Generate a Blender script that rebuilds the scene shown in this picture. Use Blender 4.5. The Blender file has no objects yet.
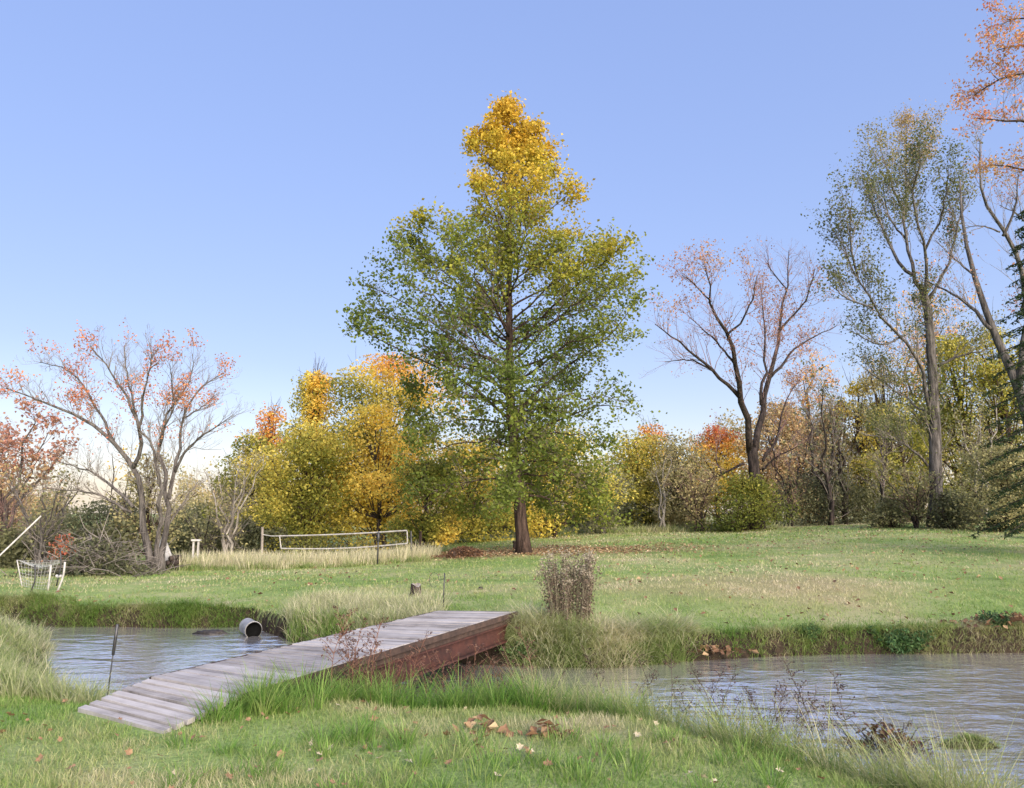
import bpy, math, random
import numpy as np
sc = bpy.context.scene
R = math.radians

# ------------------------------------------------------------------ camera, sky, sun, exposure
FPX, PITCH, EYE = 776.0, R(8.65), 1.7
cam_d = bpy.data.cameras.new('camera'); cam = bpy.data.objects.new('camera', cam_d)
sc.collection.objects.link(cam); sc.camera = cam
cam_d.sensor_width = 36; cam_d.lens = FPX / 1024 * 36
cam_d.clip_start = 0.05; cam_d.clip_end = 3000
cam.location = (0, 0, EYE); cam.rotation_euler = (R(90) + PITCH, 0, 0)

SUN_EL, SUN_ROT = R(22), R(150)          # broad evening glow, behind the photographer and to the right
world = bpy.data.worlds.new("World"); sc.world = world; world.use_nodes = True
wn, wl = world.node_tree.nodes, world.node_tree.links
bg = wn['Background']
sky = wn.new('ShaderNodeTexSky'); sky.sky_type = 'NISHITA'; sky.sun_disc = False
sky.sun_elevation = SUN_EL; sky.sun_rotation = SUN_ROT
sky.air_density = 1.0; sky.dust_density = 1.0; sky.ozone_density = 1.15
tint = wn.new('ShaderNodeMix'); tint.data_type = 'RGBA'; tint.blend_type = 'MULTIPLY'
tint.inputs[0].default_value = 1.0; tint.inputs[7].default_value = (1.0, 0.882, 1.0, 1)
wl.new(sky.outputs[0], tint.inputs[6])
sep = wn.new('ShaderNodeSeparateColor'); sep.mode = 'HSV'; wl.new(tint.outputs[2], sep.inputs[0])
def wmath(op, a, b):
    m = wn.new('ShaderNodeMath'); m.operation = op
    for i, v in enumerate((a, b)):
        if isinstance(v, (int, float)): m.inputs[i].default_value = v
        else: wl.new(v, m.inputs[i])
    return m.outputs[0]
vnorm = wmath('DIVIDE', sep.outputs[2], 2.7)
vlow = wmath('MULTIPLY', wmath('POWER', vnorm, 0.28), 2.66)
vhigh = wmath('MULTIPLY', sep.outputs[2], 0.5)
val = wmath('MAXIMUM', vlow, vhigh)
com = wn.new('ShaderNodeCombineColor'); com.mode = 'HSV'
wl.new(sep.outputs[0], com.inputs[0]); wl.new(wmath('MULTIPLY', sep.outputs[1], 1.0), com.inputs[1]); wl.new(val, com.inputs[2])
wl.new(com.outputs[0], bg.inputs[0]); bg.inputs[1].default_value = 0.11

sun_d = bpy.data.lights.new('sun', 'SUN'); sun = bpy.data.objects.new('sun', sun_d); sc.collection.objects.link(sun)
sun_d.energy = 2.6; sun_d.angle = R(60); sun_d.color = (1.0, 0.89, 0.75)
sun.rotation_euler = (R(90) - SUN_EL, 0, math.pi - SUN_ROT)
sun.location = (30, -50, 20)
vs = sc.view_settings
vs.view_transform = 'Standard'; vs.look = 'None'; vs.gamma = 1.0; vs.use_curve_mapping = False
vs.exposure = 1.58
sc.render.engine = 'CYCLES'
cy = sc.cycles
cy.use_denoising = True; cy.max_bounces = 6; cy.diffuse_bounces = 3; cy.glossy_bounces = 3
cy.transmission_bounces = 3; cy.transparent_max_bounces = 4; cy.caustics_reflective = False; cy.caustics_refractive = False

# ------------------------------------------------------------------ helpers
rng = np.random.default_rng(7)
def link(o, parent=None):
    sc.collection.objects.link(o)
    if parent is not None: o.parent = parent
    return o
def mesh_obj(name, V, F, mat, parent=None, attrs=None, smooth=False, loc=None):
    """one mesh object from a vertex array and a face array (or a list of face arrays)"""
    V = np.asarray(V, dtype=np.float32)
    if loc is not None: V = V - np.asarray(loc, dtype=np.float32)
    Fs = F if isinstance(F, list) else [F]
    me = bpy.data.meshes.new(name)
    li = np.concatenate([np.asarray(f, dtype=np.int32).ravel() for f in Fs])
    tot = np.concatenate([np.full(len(f), np.asarray(f).shape[1], dtype=np.int32) for f in Fs])
    st = np.concatenate([[0], np.cumsum(tot)[:-1]]).astype(np.int32)
    me.vertices.add(len(V)); me.vertices.foreach_set('co', V.ravel())
    me.loops.add(len(li)); me.loops.foreach_set('vertex_index', li)
    me.polygons.add(len(st)); me.polygons.foreach_set('loop_start', st)
    me.polygons.foreach_set('use_smooth', np.full(len(st), bool(smooth)))
    me.update(calc_edges=True)
    for k, a in (attrs or {}).items():
        at = me.attributes.new(k, 'FLOAT', 'POINT'); at.data.foreach_set('value', np.asarray(a, dtype=np.float32))
    mats = mat if isinstance(mat, list) else [mat]
    for m in mats: me.materials.append(m)
    o = bpy.data.objects.new(name, me); link(o, parent)
    if loc is not None and parent is None: o.location = loc
    return o
def tag(o, label=None, cat=None, group=None, kind=None):
    if label: o['label'] = label
    if cat: o['category'] = cat
    if group: o['group'] = group
    if kind: o['kind'] = kind
    return o
def thing(name, loc, label, cat, group=None, rz=0):
    o = bpy.data.objects.new(name, None); link(o)
    o.location = loc; o.rotation_euler = (0, 0, rz); o.empty_display_size = 0.2
    return tag(o, label, cat, group)
def dup(root, loc, rz, scale=1.0, label=None):
    r = root.copy(); link(r); r.location = loc; r.rotation_euler = (0, 0, rz); r.scale = (scale,) * 3
    if label: r['label'] = label
    for ch in list(root.children):
        c = ch.copy(); link(c, r)
        for g in list(ch.children):
            d = g.copy(); link(d, c)
    return r
def merge(parts):
    """join (V, F) pairs; faces all the same size"""
    Vs, Fs, n = [], {}, 0
    for V, F in parts:
        V = np.asarray(V, dtype=np.float32)
        for f in (F if isinstance(F, list) else [F]):
            f = np.asarray(f)
            if len(f): Fs.setdefault(f.shape[1], []).append(f + n)
        Vs.append(V); n += len(V)
    return np.concatenate(Vs), [np.concatenate(v) for v in Fs.values()]
def box(cx, cy, cz, sx, sy, sz, M=None):
    s = np.array([[x, y, z] for x in (-.5, .5) for y in (-.5, .5) for z in (-.5, .5)]) * [sx, sy, sz]
    if M is not None: s = s @ np.asarray(M).T
    return s + [cx, cy, cz], np.array([[0, 1, 3, 2], [4, 6, 7, 5], [0, 4, 5, 1], [2, 3, 7, 6], [0, 2, 6, 4], [1, 5, 7, 3]])
def hexa(P):
    """solid from 8 corners: bottom 4 (ccw) then top 4"""
    return np.asarray(P, float), np.array([[3, 2, 1, 0], [4, 5, 6, 7], [0, 1, 5, 4], [1, 2, 6, 5], [2, 3, 7, 6], [3, 0, 4, 7]])
def tubes(paths, sides=6, caps=True):
    """paths: list of (pts (n,3), radii (n,))"""
    groups = {}
    for p, r in paths: groups.setdefault(len(p), []).append((p, r))
    out = []
    for n, L in groups.items():
        P = np.array([p for p, _ in L], float); Q = np.array([r for _, r in L], float)
        T = np.gradient(P, axis=1); T /= np.linalg.norm(T, axis=2, keepdims=True) + 1e-9
        ref = np.where(np.abs(T[:, :1, 2:3]) > .9, [[[1., 0, 0]]], [[[0, 0, 1.]]])
        ref = np.broadcast_to(ref, T.shape)
        A = np.cross(T, ref); A /= np.linalg.norm(A, axis=2, keepdims=True) + 1e-9
        B = np.cross(T, A)
        an = np.linspace(0, 2 * np.pi, sides, endpoint=False)
        V = P[:, :, None] + Q[:, :, None, None] * (np.cos(an)[None, None, :, None] * A[:, :, None] + np.sin(an)[None, None, :, None] * B[:, :, None])
        m = len(L)
        idx = np.arange(m * n * sides).reshape(m, n, sides)
        a = idx[:, :-1]; b = idx[:, 1:]
        F = np.stack([a, np.roll(a, -1, 2), np.roll(b, -1, 2), b], -1).reshape(-1, 4)
        fs = [F]
        if caps: fs.append(np.concatenate([idx[:, 0, ::-1], idx[:, -1]]).reshape(-1, sides))
        out.append((V.reshape(-1, 3), fs))
    return merge(out)
def smooth_path(P, n):
    P = np.asarray(P, float)
    d = np.concatenate([[0], np.cumsum(np.linalg.norm(np.diff(P, axis=0), axis=1))]); d /= d[-1]
    t = np.linspace(0, 1, n)
    # catmull-rom through the points
    Q = np.vstack([2 * P[0] - P[1], P, 2 * P[-1] - P[-2]])
    out = []
    for u in t:
        i = min(np.searchsorted(d, u, side='right') - 1, len(P) - 2)
        s = (u - d[i]) / (d[i + 1] - d[i] + 1e-9)
        p0, p1, p2, p3 = Q[i], Q[i + 1], Q[i + 2], Q[i + 3]
        out.append(.5 * (2 * p1 + (p2 - p0) * s + (2 * p0 - 5 * p1 + 4 * p2 - p3) * s * s + (3 * p1 - p0 - 3 * p2 + p3) * s ** 3))
    return np.array(out)
def leaves(P, size, g, flat=0.0, aspect=.62):
    """one folded quad per leaf"""
    n = len(P); s = size * g.uniform(.65, 1.35, n)
    N = g.normal(size=(n, 3)); N[:, 2] = np.abs(N[:, 2]) + flat; N /= np.linalg.norm(N, axis=1, keepdims=True)
    A = np.cross(N, g.normal(size=(n, 3))); A /= np.linalg.norm(A, axis=1, keepdims=True) + 1e-9
    B = np.cross(N, A)
    a = A * (s * .5)[:, None]; b = B * (s * .5 * aspect)[:, None]; f = N * (s * .12)[:, None]
    V = np.stack([P - a, P + b * 1.0 + f, P + a, P - b + f], 1).reshape(-1, 3)
    return V, np.arange(n * 4).reshape(n, 4)
def blades(P, L, W, az, lean, curl, seg=2):
    """grass blades as tapering strips; returns V, F"""
    n = len(P); t = np.linspace(0, 1, seg + 1)
    th = lean[:, None] + curl[:, None] * t[None]
    ds = (L / seg)[:, None]
    mid = (th[:, 1:] + th[:, :-1]) / 2
    h = np.concatenate([np.zeros((n, 1)), np.cumsum(np.sin(mid) * ds, 1)], 1)
    z = np.concatenate([np.zeros((n, 1)), np.cumsum(np.cos(mid) * ds, 1)], 1)
    ca, sa = np.cos(az)[:, None], np.sin(az)[:, None]
    C = P[:, None] + np.stack([h * ca, h * sa, z], -1)
    w = (W[:, None] * (1 - .88 * t[None] ** 1.6)) * .5
    tw = az + rng.uniform(-.9, .9, n)
    S = np.stack([-np.sin(tw)[:, None] * w, np.cos(tw)[:, None] * w, 0 * w], -1)
    V = np.stack([C - S, C + S], 2).reshape(-1, 3)
    idx = np.arange(n * (seg + 1) * 2).reshape(n, seg + 1, 2)
    F = np.stack([idx[:, :-1, 0], idx[:, :-1, 1], idx[:, 1:, 1], idx[:, 1:, 0]], -1).reshape(-1, 4)
    return V, F
def vnoise(x, y, sc_, seed=0):
    """cheap smooth value noise, 0..1"""
    x = np.asarray(x) / sc_ + 100; y = np.asarray(y) / sc_ + 100
    xi, yi = np.floor(x).astype(int), np.floor(y).astype(int); fx, fy = x - xi, y - yi
    fx = fx * fx * (3 - 2 * fx); fy = fy * fy * (3 - 2 * fy)
    def h(a, b):
        v = np.sin(a * 127.1 + b * 311.7 + seed * 74.7) * 43758.5453
        return v - np.floor(v)
    return (h(xi, yi) * (1 - fx) + h(xi + 1, yi) * fx) * (1 - fy) + (h(xi, yi + 1) * (1 - fx) + h(xi + 1, yi + 1) * fx) * fy
def ss(a, b, x):
    t = np.clip((x - a) / (b - a), 0, 1); return t * t * (3 - 2 * t)

# ------------------------------------------------------------------ the lie of the land
WATER = -0.6
NX = [-40, -14, -9, -7.9, -7.2, -5.7, -4.6, -3.6, -2.5, 0, 1.0, 2.0, 2.9, 3.7, 4.5, 5.3, 7, 10, 20, 60]
NY = [18.5, 16.9, 15.5, 13.9, 12.3, 10.3, 9.5, 9.1, 9.1, 9.1, 8.6, 7.3, 6.2, 5.9, 6.3, 7.0, 7.9, 8.7, 9.2, 9]
FX = [-40, -14, -9, -5.3, -4.35, -3.9, -1.5, 0, 1.5, 2.9, 5, 8.6, 14, 30, 60]
FY = [19, 17, 16.2, 16.1, 14.9, 14.3, 12.7, 12.2, 12.0, 12.6, 13.1, 13.2, 13.6, 14.5, 15]
def near_y(x): return np.interp(x, NX, NY)
def far_y(x): return np.interp(x, FX, FY)
def ground(x, y):
    x = np.asarray(x, float); y = np.asarray(y, float)
    a = x / np.maximum(y, 10)
    co = np.interp(a, [-.6, -.45, -.2, 0, .25, .5, .8], [-.024, -.02, -.0115, .010, .0185, .036, .04])
    base = np.clip(y - 14, 0, 30) * co
    base = base + (vnoise(x, y, 2.3, 1) - .5) * .07 + (vnoise(x, y, .7, 2) - .5) * .025
    base = base - .21 * (1 - ss(.4, 4.5, y - far_y(x))) * (y > near_y(x) + 1) * (1 - np.exp(-((x + .5) / 1.3) ** 2))
    wob = (vnoise(x, y, .9, 3) - .5) * .35
    sn = y - near_y(x) + wob; sf = far_y(x) - y + wob * .6
    zn = -.62 * ss(-2.0, .1, sn) ** .85 - .4 * ss(0, 1.2, sn)
    zf = -.62 * ss(-.32, .05, sf) - .4 * ss(0, 1.0, sf)
    dig = np.maximum(zn, zf)
    z = base + np.where((sn > -2.05) & (sf > -.4), dig, 0)
    z = np.maximum(z, -1.05 + 0 * z)
    spit = -.5 - .55 * (((x - 4.55) / .75) ** 2 + ((y - 8.15) / .28) ** 2)
    return np.where((spit > z) & (sn > 0), np.maximum(spit, z), z)
def W(px, py, Y):
    """world point on the photograph's line of sight at distance Y"""
    u = (px - 512) / FPX; v = -(py - 394) / FPX
    d = np.array([u, math.cos(PITCH) - v * math.sin(PITCH), math.sin(PITCH) + v * math.cos(PITCH)])
    return np.array([0, 0, EYE]) + d * (Y / d[1])
def G(px, Y, dz=0):
    """ground point under picture column px (at the horizon row) at distance Y"""
    x = W(px, 545, Y)[0]
    return np.array([x, Y, float(ground(x, Y)) + dz])

# ------------------------------------------------------------------ materials
def new_mat(name):
    m = bpy.data.materials.new(name); m.use_nodes = True
    nt = m.node_tree; return m, nt.nodes, nt.links, nt.nodes['Principled BSDF']
def ramp(n, stops):
    r = n.new('ShaderNodeValToRGB'); e = r.color_ramp.elements
    while len(e) < len(stops): e.new(.5)
    for el, (p, c) in zip(e, stops): el.position = p; el.color = (*c, 1)
    return r
def noise(n, l, scale, detail=4, vec=None, rough=.55, dim=None):
    t = n.new('ShaderNodeTexNoise'); t.inputs['Scale'].default_value = scale; t.inputs['Detail'].default_value = detail
    t.inputs['Roughness'].default_value = rough
    if vec is not None: l.new(vec, t.inputs['Vector'])
    return t.outputs['Fac']
def math_node(n, l, op, a, b):
    m = n.new('ShaderNodeMath'); m.operation = op
    for i, v in enumerate((a, b)):
        if isinstance(v, (int, float)): m.inputs[i].default_value = v
        else: l.new(v, m.inputs[i])
    return m.outputs[0]
def leaf_mat(name, stops, jitter=.22, trans=.35, vary=.5, rough=.55, attr='hue'):
    """leaf or grass: the 'hue' attribute picks the colour, each leaf varies a little"""
    m, n, l, p = new_mat(name)
    at = n.new('ShaderNodeAttribute'); at.attribute_name = attr
    geo = n.new('ShaderNodeNewGeometry')
    j = math_node(n, l, 'MULTIPLY', math_node(n, l, 'SUBTRACT', geo.outputs['Random Per Island'], .5), jitter * 2)
    r = ramp(n, stops); l.new(math_node(n, l, 'ADD', at.outputs['Fac'], j), r.inputs[0])
    hsv = n.new('ShaderNodeHueSaturation'); l.new(r.outputs[0], hsv.inputs['Color'])
    rnd = math_node(n, l, 'FRACT', math_node(n, l, 'MULTIPLY', geo.outputs['Random Per Island'], 17.3), 0)
    l.new(math_node(n, l, 'ADD', math_node(n, l, 'MULTIPLY', rnd, vary), 1 - vary * .5), hsv.inputs['Value'])
    l.new(hsv.outputs[0], p.inputs['Base Color']); p.inputs['Roughness'].default_value = rough
    p.inputs['Specular IOR Level'].default_value = .3
    tr = n.new('ShaderNodeBsdfTranslucent'); l.new(hsv.outputs[0], tr.inputs['Color'])
    mx = n.new('ShaderNodeMixShader'); mx.inputs[0].default_value = trans
    l.new(p.outputs[0], mx.inputs[1]); l.new(tr.outputs[0], mx.inputs[2])
    l.new(mx.outputs[0], n['Material Output'].inputs['Surface'])
    return m
def bark_mat(name, c0, c1, scale=6, stretch=.15):
    m, n, l, p = new_mat(name)
    tc = n.new('ShaderNodeTexCoord'); mp = n.new('ShaderNodeMapping'); mp.inputs['Scale'].default_value = (1, 1, stretch)
    l.new(tc.outputs['Object'], mp.inputs[0])
    f = noise(n, l, scale, 6, mp.outputs[0], .65)
    r = ramp(n, [(.4, c0), (.62, c1)]); l.new(f, r.inputs[0]); l.new(r.outputs[0], p.inputs['Base Color'])
    b = n.new('ShaderNodeBump'); b.inputs['Strength'].default_value = 1.0; b.inputs['Distance'].default_value = .09
    l.new(f, b.inputs['Height']); l.new(b.outputs[0], p.inputs['Normal'])
    p.inputs['Roughness'].default_value = .9; p.inputs['Specular IOR Level'].default_value = .2
    return m
def plain_mat(name, c0, c1, scale=8, rough=.7, metal=0.0, bump=.0, stretch=(1, 1, 1)):
    m, n, l, p = new_mat(name)
    tc = n.new('ShaderNodeTexCoord'); mp = n.new('ShaderNodeMapping'); mp.inputs['Scale'].default_value = stretch
    l.new(tc.outputs['Object'], mp.inputs[0])
    f = noise(n, l, scale, 5, mp.outputs[0], .6)
    r = ramp(n, [(.3, c0), (.7, c1)]); l.new(f, r.inputs[0]); l.new(r.outputs[0], p.inputs['Base Color'])
    p.inputs['Roughness'].default_value = rough; p.inputs['Metallic'].default_value = metal
    if bump:
        b = n.new('ShaderNodeBump'); b.inputs['Strength'].default_value = bump; b.inputs['Distance'].default_value = .02
        l.new(f, b.inputs['Height']); l.new(b.outputs[0], p.inputs['Normal'])
    return m
GRASS = [(0, (.13, .27, .045)), (.3, (.26, .37, .095)), (.6, (.41, .43, .19)), (1, (.64, .57, .39))]
M_grass = leaf_mat('grass_blade', GRASS, .16, .4, .5)
M_straw = leaf_mat('dry_grass_blade', [(0, (.20, .30, .08)), (.35, (.36, .42, .17)), (.65, (.56, .55, .33)), (1, (.76, .69, .50))], .2, .45, .45)
M_bark_brown = bark_mat('bark_brown', (.025, .017, .014), (.10, .068, .055), 9)
M_bark_grey = bark_mat('bark_grey', (.05, .045, .042), (.17, .155, .145), 9)
M_bark_dark = bark_mat('bark_dark', (.022, .018, .017), (.08, .062, .055), 9)
M_bark_pale = bark_mat('bark_pale', (.20, .18, .16), (.42, .39, .35))
M_twig = plain_mat('twig_bark', (.13, .10, .09), (.24, .19, .17), 3, .9)

# ground material: grass and soil tones in patches, leaf litter under the big tree, mud in the stream
def ground_mat():
    m, n, l, p = new_mat('ground_turf')
    tc = n.new('ShaderNodeTexCoord'); v = tc.outputs['Object']
    big = noise(n, l, .22, 4, v); mid = noise(n, l, 1.6, 5, v, .65); fine = noise(n, l, 22, 4, v, .7)
    r1 = ramp(n, [(.36, (.14, .24, .06)), (.5, (.26, .34, .12)), (.64, (.42, .39, .22))])
    l.new(math_node(n, l, 'ADD', math_node(n, l, 'MULTIPLY', big, .6), math_node(n, l, 'MULTIPLY', mid, .4)), r1.inputs[0])
    hs = n.new('ShaderNodeHueSaturation'); l.new(r1.outputs[0], hs.inputs['Color'])
    l.new(math_node(n, l, 'ADD', math_node(n, l, 'MULTIPLY', fine, 1.3), .38), hs.inputs['Value'])
    def mix(fac, a, colr):
        x = n.new('ShaderNodeMix'); x.data_type = 'RGBA'; l.new(fac, x.inputs[0]); l.new(a, x.inputs[6])
        if isinstance(colr, tuple): x.inputs[7].default_value = (*colr, 1)
        else: l.new(colr, x.inputs[7])
        return x.outputs[2]
    at = n.new('ShaderNodeAttribute'); at.attribute_name = 'litter'
    lit = ramp(n, [(.35, (.16, .10, .065)), (.5, (.30, .20, .13)), (.62, (.46, .34, .22))]); l.new(noise(n, l, 9, 6, v, .75), lit.inputs[0])
    f = math_node(n, l, 'MULTIPLY', at.outputs['Fac'], math_node(n, l, 'MULTIPLY', noise(n, l, 5, 5, v, .7), 1.7))
    cl = n.new('ShaderNodeClamp'); l.new(f, cl.inputs[0])
    c = mix(cl.outputs[0], hs.outputs[0], lit.outputs[0])
    at2 = n.new('ShaderNodeAttribute'); at2.attribute_name = 'straw'
    c = mix(at2.outputs['Fac'], c, (.36, .29, .16))
    at3 = n.new('ShaderNodeAttribute'); at3.attribute_name = 'mud'
    mud = ramp(n, [(.35, (.018, .014, .011)), (.65, (.07, .052, .035))]); l.new(noise(n, l, 7, 5, v, .7), mud.inputs[0])
    c = mix(at3.outputs['Fac'], c, mud.outputs[0])
    l.new(c, p.inputs['Base Color']); p.inputs['Roughness'].default_value = .95; p.inputs['Specular IOR Level'].default_value = .15
    b = n.new('ShaderNodeBump'); b.inputs['Strength'].default_value = .8; b.inputs['Distance'].default_value = .05
    l.new(fine, b.inputs['Height']); l.new(b.outputs[0], p.inputs['Normal'])
    return m

# ------------------------------------------------------------------ ground and stream
def axis(lo, hi, step, far, grow=1.18):
    c = list(np.arange(lo, hi + 1e-6, step)); s = step
    while c[-1] < far: s *= grow; c.append(c[-1] + s)
    s = step
    while c[0] > -far: s *= grow; c.insert(0, c[0] - s)
    return np.array(c)
gx = axis(-13, 13, .13, 900); gy = axis(4, 20, .12, 900)
XX, YY = np.meshgrid(gx, gy); ZZ = ground(XX, YY)
nx_, ny_ = len(gx), len(gy)
idx = np.arange(nx_ * ny_).reshape(ny_, nx_)
GF = np.stack([idx[:-1, :-1], idx[:-1, 1:], idx[1:, 1:], idx[1:, :-1]], -1).reshape(-1, 4)
def litter_w(x, y):
    a = np.exp(-(((x - .5) / 7.5) ** 2 + ((y - 31.0) / 3.2) ** 2) ** 1.5)
    return a * .62
def straw_w(x, y):
    n1 = vnoise(x, y, 3.1, 9)
    a = ss(.35, .8, n1) * np.exp(-(((x - 7) / 6) ** 2 + ((y - 17.5) / 3.0) ** 2)) * .75
    b = .45 * ss(44, 49, y) * (x > -2)
    c = .12 * np.exp(-(((x - 1) / 1.3) ** 2 + ((y - 6.0) / .8) ** 2))
    return np.clip(a + b + c, 0, 1)
dep = ZZ
base_no = np.where((YY > near_y(XX) - 2.05) & (YY < far_y(XX) + .4), 1, 0)
mud = base_no * np.where(YY > (near_y(XX) + far_y(XX)) / 2, ss(-.05, -.2, ZZ + .12 * (vnoise(XX, YY, .4, 17) - .5)), ss(-.42, -.6, ZZ))
g_o = mesh_obj('ground', np.stack([XX, YY, ZZ], -1).reshape(-1, 3), GF, ground_mat(),
               attrs={'litter': litter_w(XX, YY).ravel(), 'straw': straw_w(XX, YY).ravel(), 'mud': mud.ravel()}, smooth=True)
tag(g_o, kind='structure')

def water_mat():
    m, n, l, p = new_mat('stream_water')
    tc = n.new('ShaderNodeTexCoord'); mp = n.new('ShaderNodeMapping'); mp.inputs['Scale'].default_value = (1.0, 1.9, 1)
    mp.inputs['Rotation'].default_value = (0, 0, R(-18)); l.new(tc.outputs['Object'], mp.inputs[0])
    f1 = noise(n, l, 1.6, 3, mp.outputs[0], .5); f2 = noise(n, l, 7, 3, mp.outputs[0], .5)
    calm = ramp(n, [(.38, (.25, .25, .25)), (.62, (1, 1, 1))]); l.new(noise(n, l, .55, 3, mp.outputs[0], .5), calm.inputs[0])
    p.inputs['Base Color'].default_value = (.50, .48, .47, 1); p.inputs['Roughness'].default_value = .3
    b = n.new('ShaderNodeBump'); b.inputs['Distance'].default_value = .075
    l.new(f1, b.inputs['Height']); l.new(calm.outputs[0], b.inputs['Strength'])
    b2 = n.new('ShaderNodeBump'); b2.inputs['Strength'].default_value = 1; b2.inputs['Distance'].default_value = .010
    l.new(f2, b2.inputs['Height']); l.new(b.outputs[0], b2.inputs['Normal']); l.new(b2.outputs[0], p.inputs['Normal'])
    gl = n.new('ShaderNodeBsdfGlossy'); gl.inputs['Color'].default_value = (1, .985, .95, 1); gl.inputs['Roughness'].default_value = .10
    l.new(b2.outputs[0], gl.inputs['Normal'])
    lw = n.new('ShaderNodeLayerWeight'); l.new(b2.outputs[0], lw.inputs['Normal']); lw.inputs['Blend'].default_value = .5
    fr = ramp(n, [(.25, (.15, .15, .15)), (.62, (.78, .78, .78))]); l.new(lw.outputs['Facing'], fr.inputs[0])
    mx = n.new('ShaderNodeMixShader'); l.new(fr.outputs[0], mx.inputs[0]); l.new(p.outputs[0], mx.inputs[1]); l.new(gl.outputs[0], mx.inputs[2])
    l.new(mx.outputs[0], n['Material Output'].inputs['Surface'])
    return m
wx = np.arange(-40, 40.1, .5)
WV, WF = [], []
for x in wx: WV += [(x, float(near_y(x)) - .9, WATER), (x, float(far_y(x)) + .45, WATER)]
for i in range(len(wx) - 1): WF.append((2 * i, 2 * i + 2, 2 * i + 3, 2 * i + 1))
tag(mesh_obj('water', WV, np.array(WF), water_mat()), kind='structure')

# ------------------------------------------------------------------ footbridge
NL, NR = np.array([-3.73, 6.99]), np.array([-2.69, 6.26])
FL, FR = np.array([-1.15, 12.75]), np.array([0.05, 12.66])
DECK = .15
def edge(u, v):            # u 0 near .. 1 far, v 0 left .. 1 right
    return (NL * (1 - u) + FL * u) * (1 - v) + (NR * (1 - u) + FR * u) * v
U_H = .118
def deck_z(u): return .035 + (DECK - .035) * min(u / U_H, 1) 
def wood_mat(name, cols, streak):
    """grain runs along each board: 'along' and 'across' are stored on the boards"""
    m, n, l, p = new_mat(name)
    a1 = n.new('ShaderNodeAttribute'); a1.attribute_name = 'along'; a2 = n.new('ShaderNodeAttribute'); a2.attribute_name = 'across'
    geo = n.new('ShaderNodeNewGeometry'); cv = n.new('ShaderNodeCombineXYZ')
    l.new(a1.outputs['Fac'], cv.inputs[0]); l.new(math_node(n, l, 'MULTIPLY', a2.outputs['Fac'], 30), cv.inputs[1])
    l.new(math_node(n, l, 'MULTIPLY', geo.outputs['Random Per Island'], 40), cv.inputs[2])
    f = noise(n, l, 2.2, 6, cv.outputs[0], .7)
    tc = n.new('ShaderNodeTexCoord'); g2 = noise(n, l, 2.6, 5, tc.outputs['Object'], .65)
    s = math_node(n, l, 'ADD', math_node(n, l, 'MULTIPLY', f, .6), math_node(n, l, 'ADD', math_node(n, l, 'MULTIPLY', g2, .42), math_node(n, l, 'MULTIPLY', math_node(n, l, 'SUBTRACT', geo.outputs['Random Per Island'], .5), streak)))
    r = ramp(n, cols); l.new(s, r.inputs[0]); l.new(r.outputs[0], p.inputs['Base Color'])
    b = n.new('ShaderNodeBump'); b.inputs['Strength'].default_value = .6; b.inputs['Distance'].default_value = .006
    l.new(f, b.inputs['Height']); l.new(b.outputs[0], p.inputs['Normal']); p.inputs['Roughness'].default_value = .85
    return m
M_deck = wood_mat('weathered_boards', [(.30, (.085, .075, .07)), (.43, (.27, .25, .24)), (.57, (.41, .385, .375)), (.78, (.55, .53, .52))], .2)
M_side = plain_mat('brown_timber', (.028, .018, .014), (.09, .056, .042), 7, .85, 0, .4)
M_red = plain_mat('rusty_red_paint', (.026, .010, .008), (.088, .030, .021), 6, .75, 0, .4)
bridge = thing('footbridge', (-1.8, 9.5, 0), 'low wooden plank footbridge on red steel beams over the stream', 'bridge')
bl = np.array([-1.8, 9.5, 0])
def boards(n, u0, u1, gap, th, ov):
    parts = []; al, ac = [], []
    for i in range(n):
        ua = u0 + (u1 - u0) * i / n + gap; ub = u0 + (u1 - u0) * (i + 1) / n - gap
        dz = rng.uniform(-.006, .006, 2); vl, vr = -ov + rng.uniform(-.012, .012), 1 + ov
        if ov == 0: vl, vr = rng.uniform(-.02, .0), 1 + rng.uniform(.01, .02)
        P = []
        for t in (-th, 0):
            for u, v, d in ((ua, vl, dz[0]), (ua, vr, dz[1]), (ub, vr, dz[1]), (ub, vl, dz[0])):
                q = edge(u, v); P.append((q[0], q[1], deck_z(u) + t + d)); al.append(v * 1.2); ac.append(u * 7)
        parts.append(hexa(P))
    return (*merge(parts), {'along': al, 'across': ac})
V, F, AT = boards(52, U_H + .003, 1, .0011, .045, .0)
mesh_obj('deck', V - bl, F, M_deck, bridge, AT)
V, F, AT = boards(7, 0, U_H, .0028, .04, .0)
mesh_obj('ramp', V - bl, F, M_deck, bridge, AT)
def beam_strip(v0, v1, za, zb, u0, u1, seg=12):
    P = []
    us = np.linspace(u0, u1, seg + 1)
    parts = []
    for a, b in zip(us[:-1], us[1:]):
        q = []
        for z in (za, zb):
            for u, v in ((a, v0), (a, v1), (b, v1), (b, v0)):
                e = edge(u, v); q.append((e[0], e[1], deck_z(u) + z))
        parts.append(hexa(q))
    return merge(parts)
for v in (.995, .005):
    s = 1 if v > .5 else -1
    o_ = lambda k: v - s * k
    V, F = beam_strip(min(o_(.0), o_(.07)), max(o_(.0), o_(.07)), -.155, -.048, U_H * .9, .998)
    mesh_obj('stringer', V - bl, F, M_side, bridge)
    V, F = beam_strip(min(o_(.045), o_(.06)), max(o_(.045), o_(.06)), -.40, -.179, U_H, .995)
    sb = mesh_obj('steel_beam', V - bl, F, M_red, bridge)
    for za, zb in ((-.178, -.158), (-.425, -.402)):
        V, F = beam_strip(min(o_(-.012), o_(.12)), max(o_(-.012), o_(.12)), za, zb, U_H, .995); mesh_obj('flange', V - bl, F, M_red, sb)
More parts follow.
